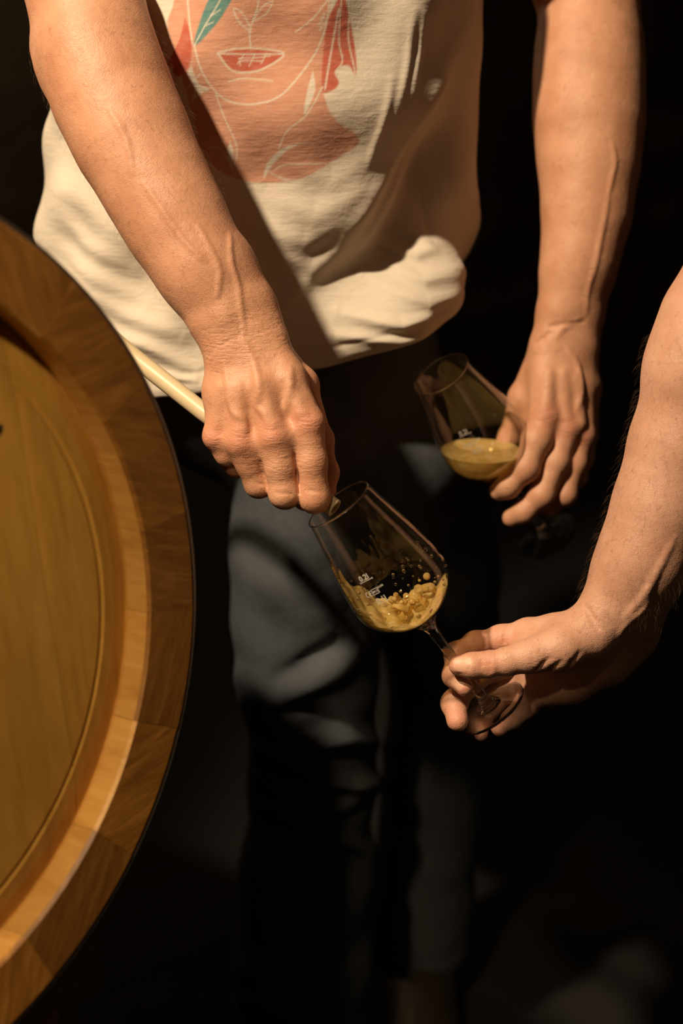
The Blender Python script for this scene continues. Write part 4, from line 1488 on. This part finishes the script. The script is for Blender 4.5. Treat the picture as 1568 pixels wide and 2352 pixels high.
def line_mask(pts, w, taper=False, soft=1.6):
    P_ = np.array(catmull(pts, 6))
    sel = fr_ok & (spx > P_[:, 0].min() - 14) & (spx < P_[:, 0].max() + 14) & (spy > P_[:, 1].min() - 14) & (spy < P_[:, 1].max() + 14)
    x, y = spx[sel], spy[sel]
    m = np.zeros(len(x))
    n_ = len(P_) - 1
    for i_, (a, b) in enumerate(zip(P_[:-1], P_[1:])):
        d_ = b - a; t = np.clip(((x - a[0]) * d_[0] + (y - a[1]) * d_[1]) / (d_ @ d_ + 1e-9), 0, 1)
        e = np.hypot(x - a[0] - t * d_[0], y - a[1] - t * d_[1])
        ww = w * (0.35 + 0.65 * math.sin(math.pi * (i_ + .5) / n_)) if taper else w
        m = np.maximum(m, np.clip(0.5 + (ww - e) / (2 * soft), 0, 1))
    out = np.zeros(len(spx)); out[sel] = m
    return out
def sm(pts): return [tuple(p) for p in catmull(list(pts) + [pts[0]], 6)]
paint(poly_mask(sm([(420, -160), (400, 0), (384, 60), (410, 150), (440, 260), (465, 350), (520, 402), (600, 420), (700, 408), (770, 366), (825, 322), (770, 270), (742, 210), (745, 130), (760, 0), (780, -160), (600, -220)])), TERRA)
paint(poly_mask(sm([(424, 40), (412, 90), (384, 148), (392, 150), (402, 178), (430, 158), (440, 120), (436, 70)])), RED)
paint(poly_mask(sm([(775, 0), (750, 60), (738, 200), (762, 208), (778, 190), (772, 160), (800, 150), (818, 175), (815, 110), (800, 30), (790, -10)])), RED)
paint(poly_mask(sm([(520, -60), (484, -10), (462, 40), (446, 104), (484, 70), (514, 30), (538, -20)])), TEAL)
leaf = sm([(500, 122), (540, 112), (600, 112), (652, 124), (610, 155), (570, 166), (530, 160)])
paint(poly_mask(leaf), RED)
paint(poly_mask(sm([(440, 150), (455, 190), (480, 205), (460, 215), (440, 235), (445, 200), (430, 170)])), CREAM)
paint(poly_mask(sm([(718, 162), (724, 200), (712, 240), (698, 262), (704, 215)])), CREAM)
paint(poly_mask(sm([(528, 325), (536, 350), (532, 385), (522, 350)])), CREAM)
paint(poly_mask(sm([(700, 326), (660, 345), (625, 380), (606, 410), (614, 375), (650, 340)])), CREAM)
for pl, w in [(leaf[::6], 2.2), ([(500, 123), (560, 124), (650, 124)], 1.8), ([(548, 134), (590, 132), (620, 128)], 1.2), ([(552, 150), (554, 140), (600, 140)], 1.2),
              ([(446, 104), (458, 150), (482, 195), (520, 230), (575, 240), (640, 222), (690, 170), (730, 110), (752, 40), (758, -40)], 2.0),
              ([(446, 104), (470, 60), (500, 10), (526, -40)], 1.4), ([(470, 60), (490, 50)], 1.0), ([(484, 36), (506, 22)], 1.0), ([(428, -30), (436, 60), (442, 100)], 1.8),
              ([(576, 112), (574, 70), (590, 20), (600, -40)], 1.8), ([(575, 70), (550, 52), (536, 20), (556, 30), (576, 66)], 1.6), ([(580, 48), (608, 34), (626, 4), (604, 14), (582, 44)], 1.6),
              ([(560, 125), (545, 146)], 1.1), ([(585, 125), (572, 152)], 1.1), ([(610, 125), (600, 146)], 1.1),
              ([(525, 188), (560, 180), (625, 186)], 1.5), ([(495, 215), (515, 270), (538, 320), (544, 350), (536, 388)], 1.5), ([(740, 200), (705, 262), (660, 300), (640, 340)], 1.7),
              ([(480, 340), (505, 340), (520, 360), (534, 388)], 1.5), ([(630, 390), (660, 378), (750, 376)], 1.3), ([(640, 405), (690, 412), (770, 368)], 1.3), ([(620, 395), (650, 412), (690, 425)], 1.3),
              ([(678, 74), (720, 40), (752, 0)], 1.7), ([(730, 60), (745, 30), (735, 70), (752, 40)], 1.3), ([(746, 205), (760, 120), (778, 20)], 2.0), ([(802, 30), (800, 90), (812, 150), (818, 178)], 1.8), ([(410, 230), (440, 190), (460, 170)], 1.4),
              ([(784, 0), (778, 90), (786, 140), (770, 165), (780, 185)], 1.6), ([(745, 215), (760, 260), (800, 300)], 1.2)]:
    paint(line_mask(pl, w), CREAM, 0.95)
# worn ink: let the cotton grin through a little
wear = 0.06 + 0.05 * np.sin(VS[:, 0] * 420 + 3 * np.sin(VS[:, 2] * 90)) * np.sin(VS[:, 2] * 510)
pc = pc * (1 - wear[:, None]) + np.array(CREAM) * wear[:, None]
add_color(me, 'print', pc)
shirt = link('t_shirt', me, SHIRT, man)
shirt['label'] = 'cream cotton t-shirt with terracotta, red and teal print'
sol = shirt.modifiers.new('thickness', 'SOLIDIFY'); sol.thickness = 0.0012; sol.offset = -1
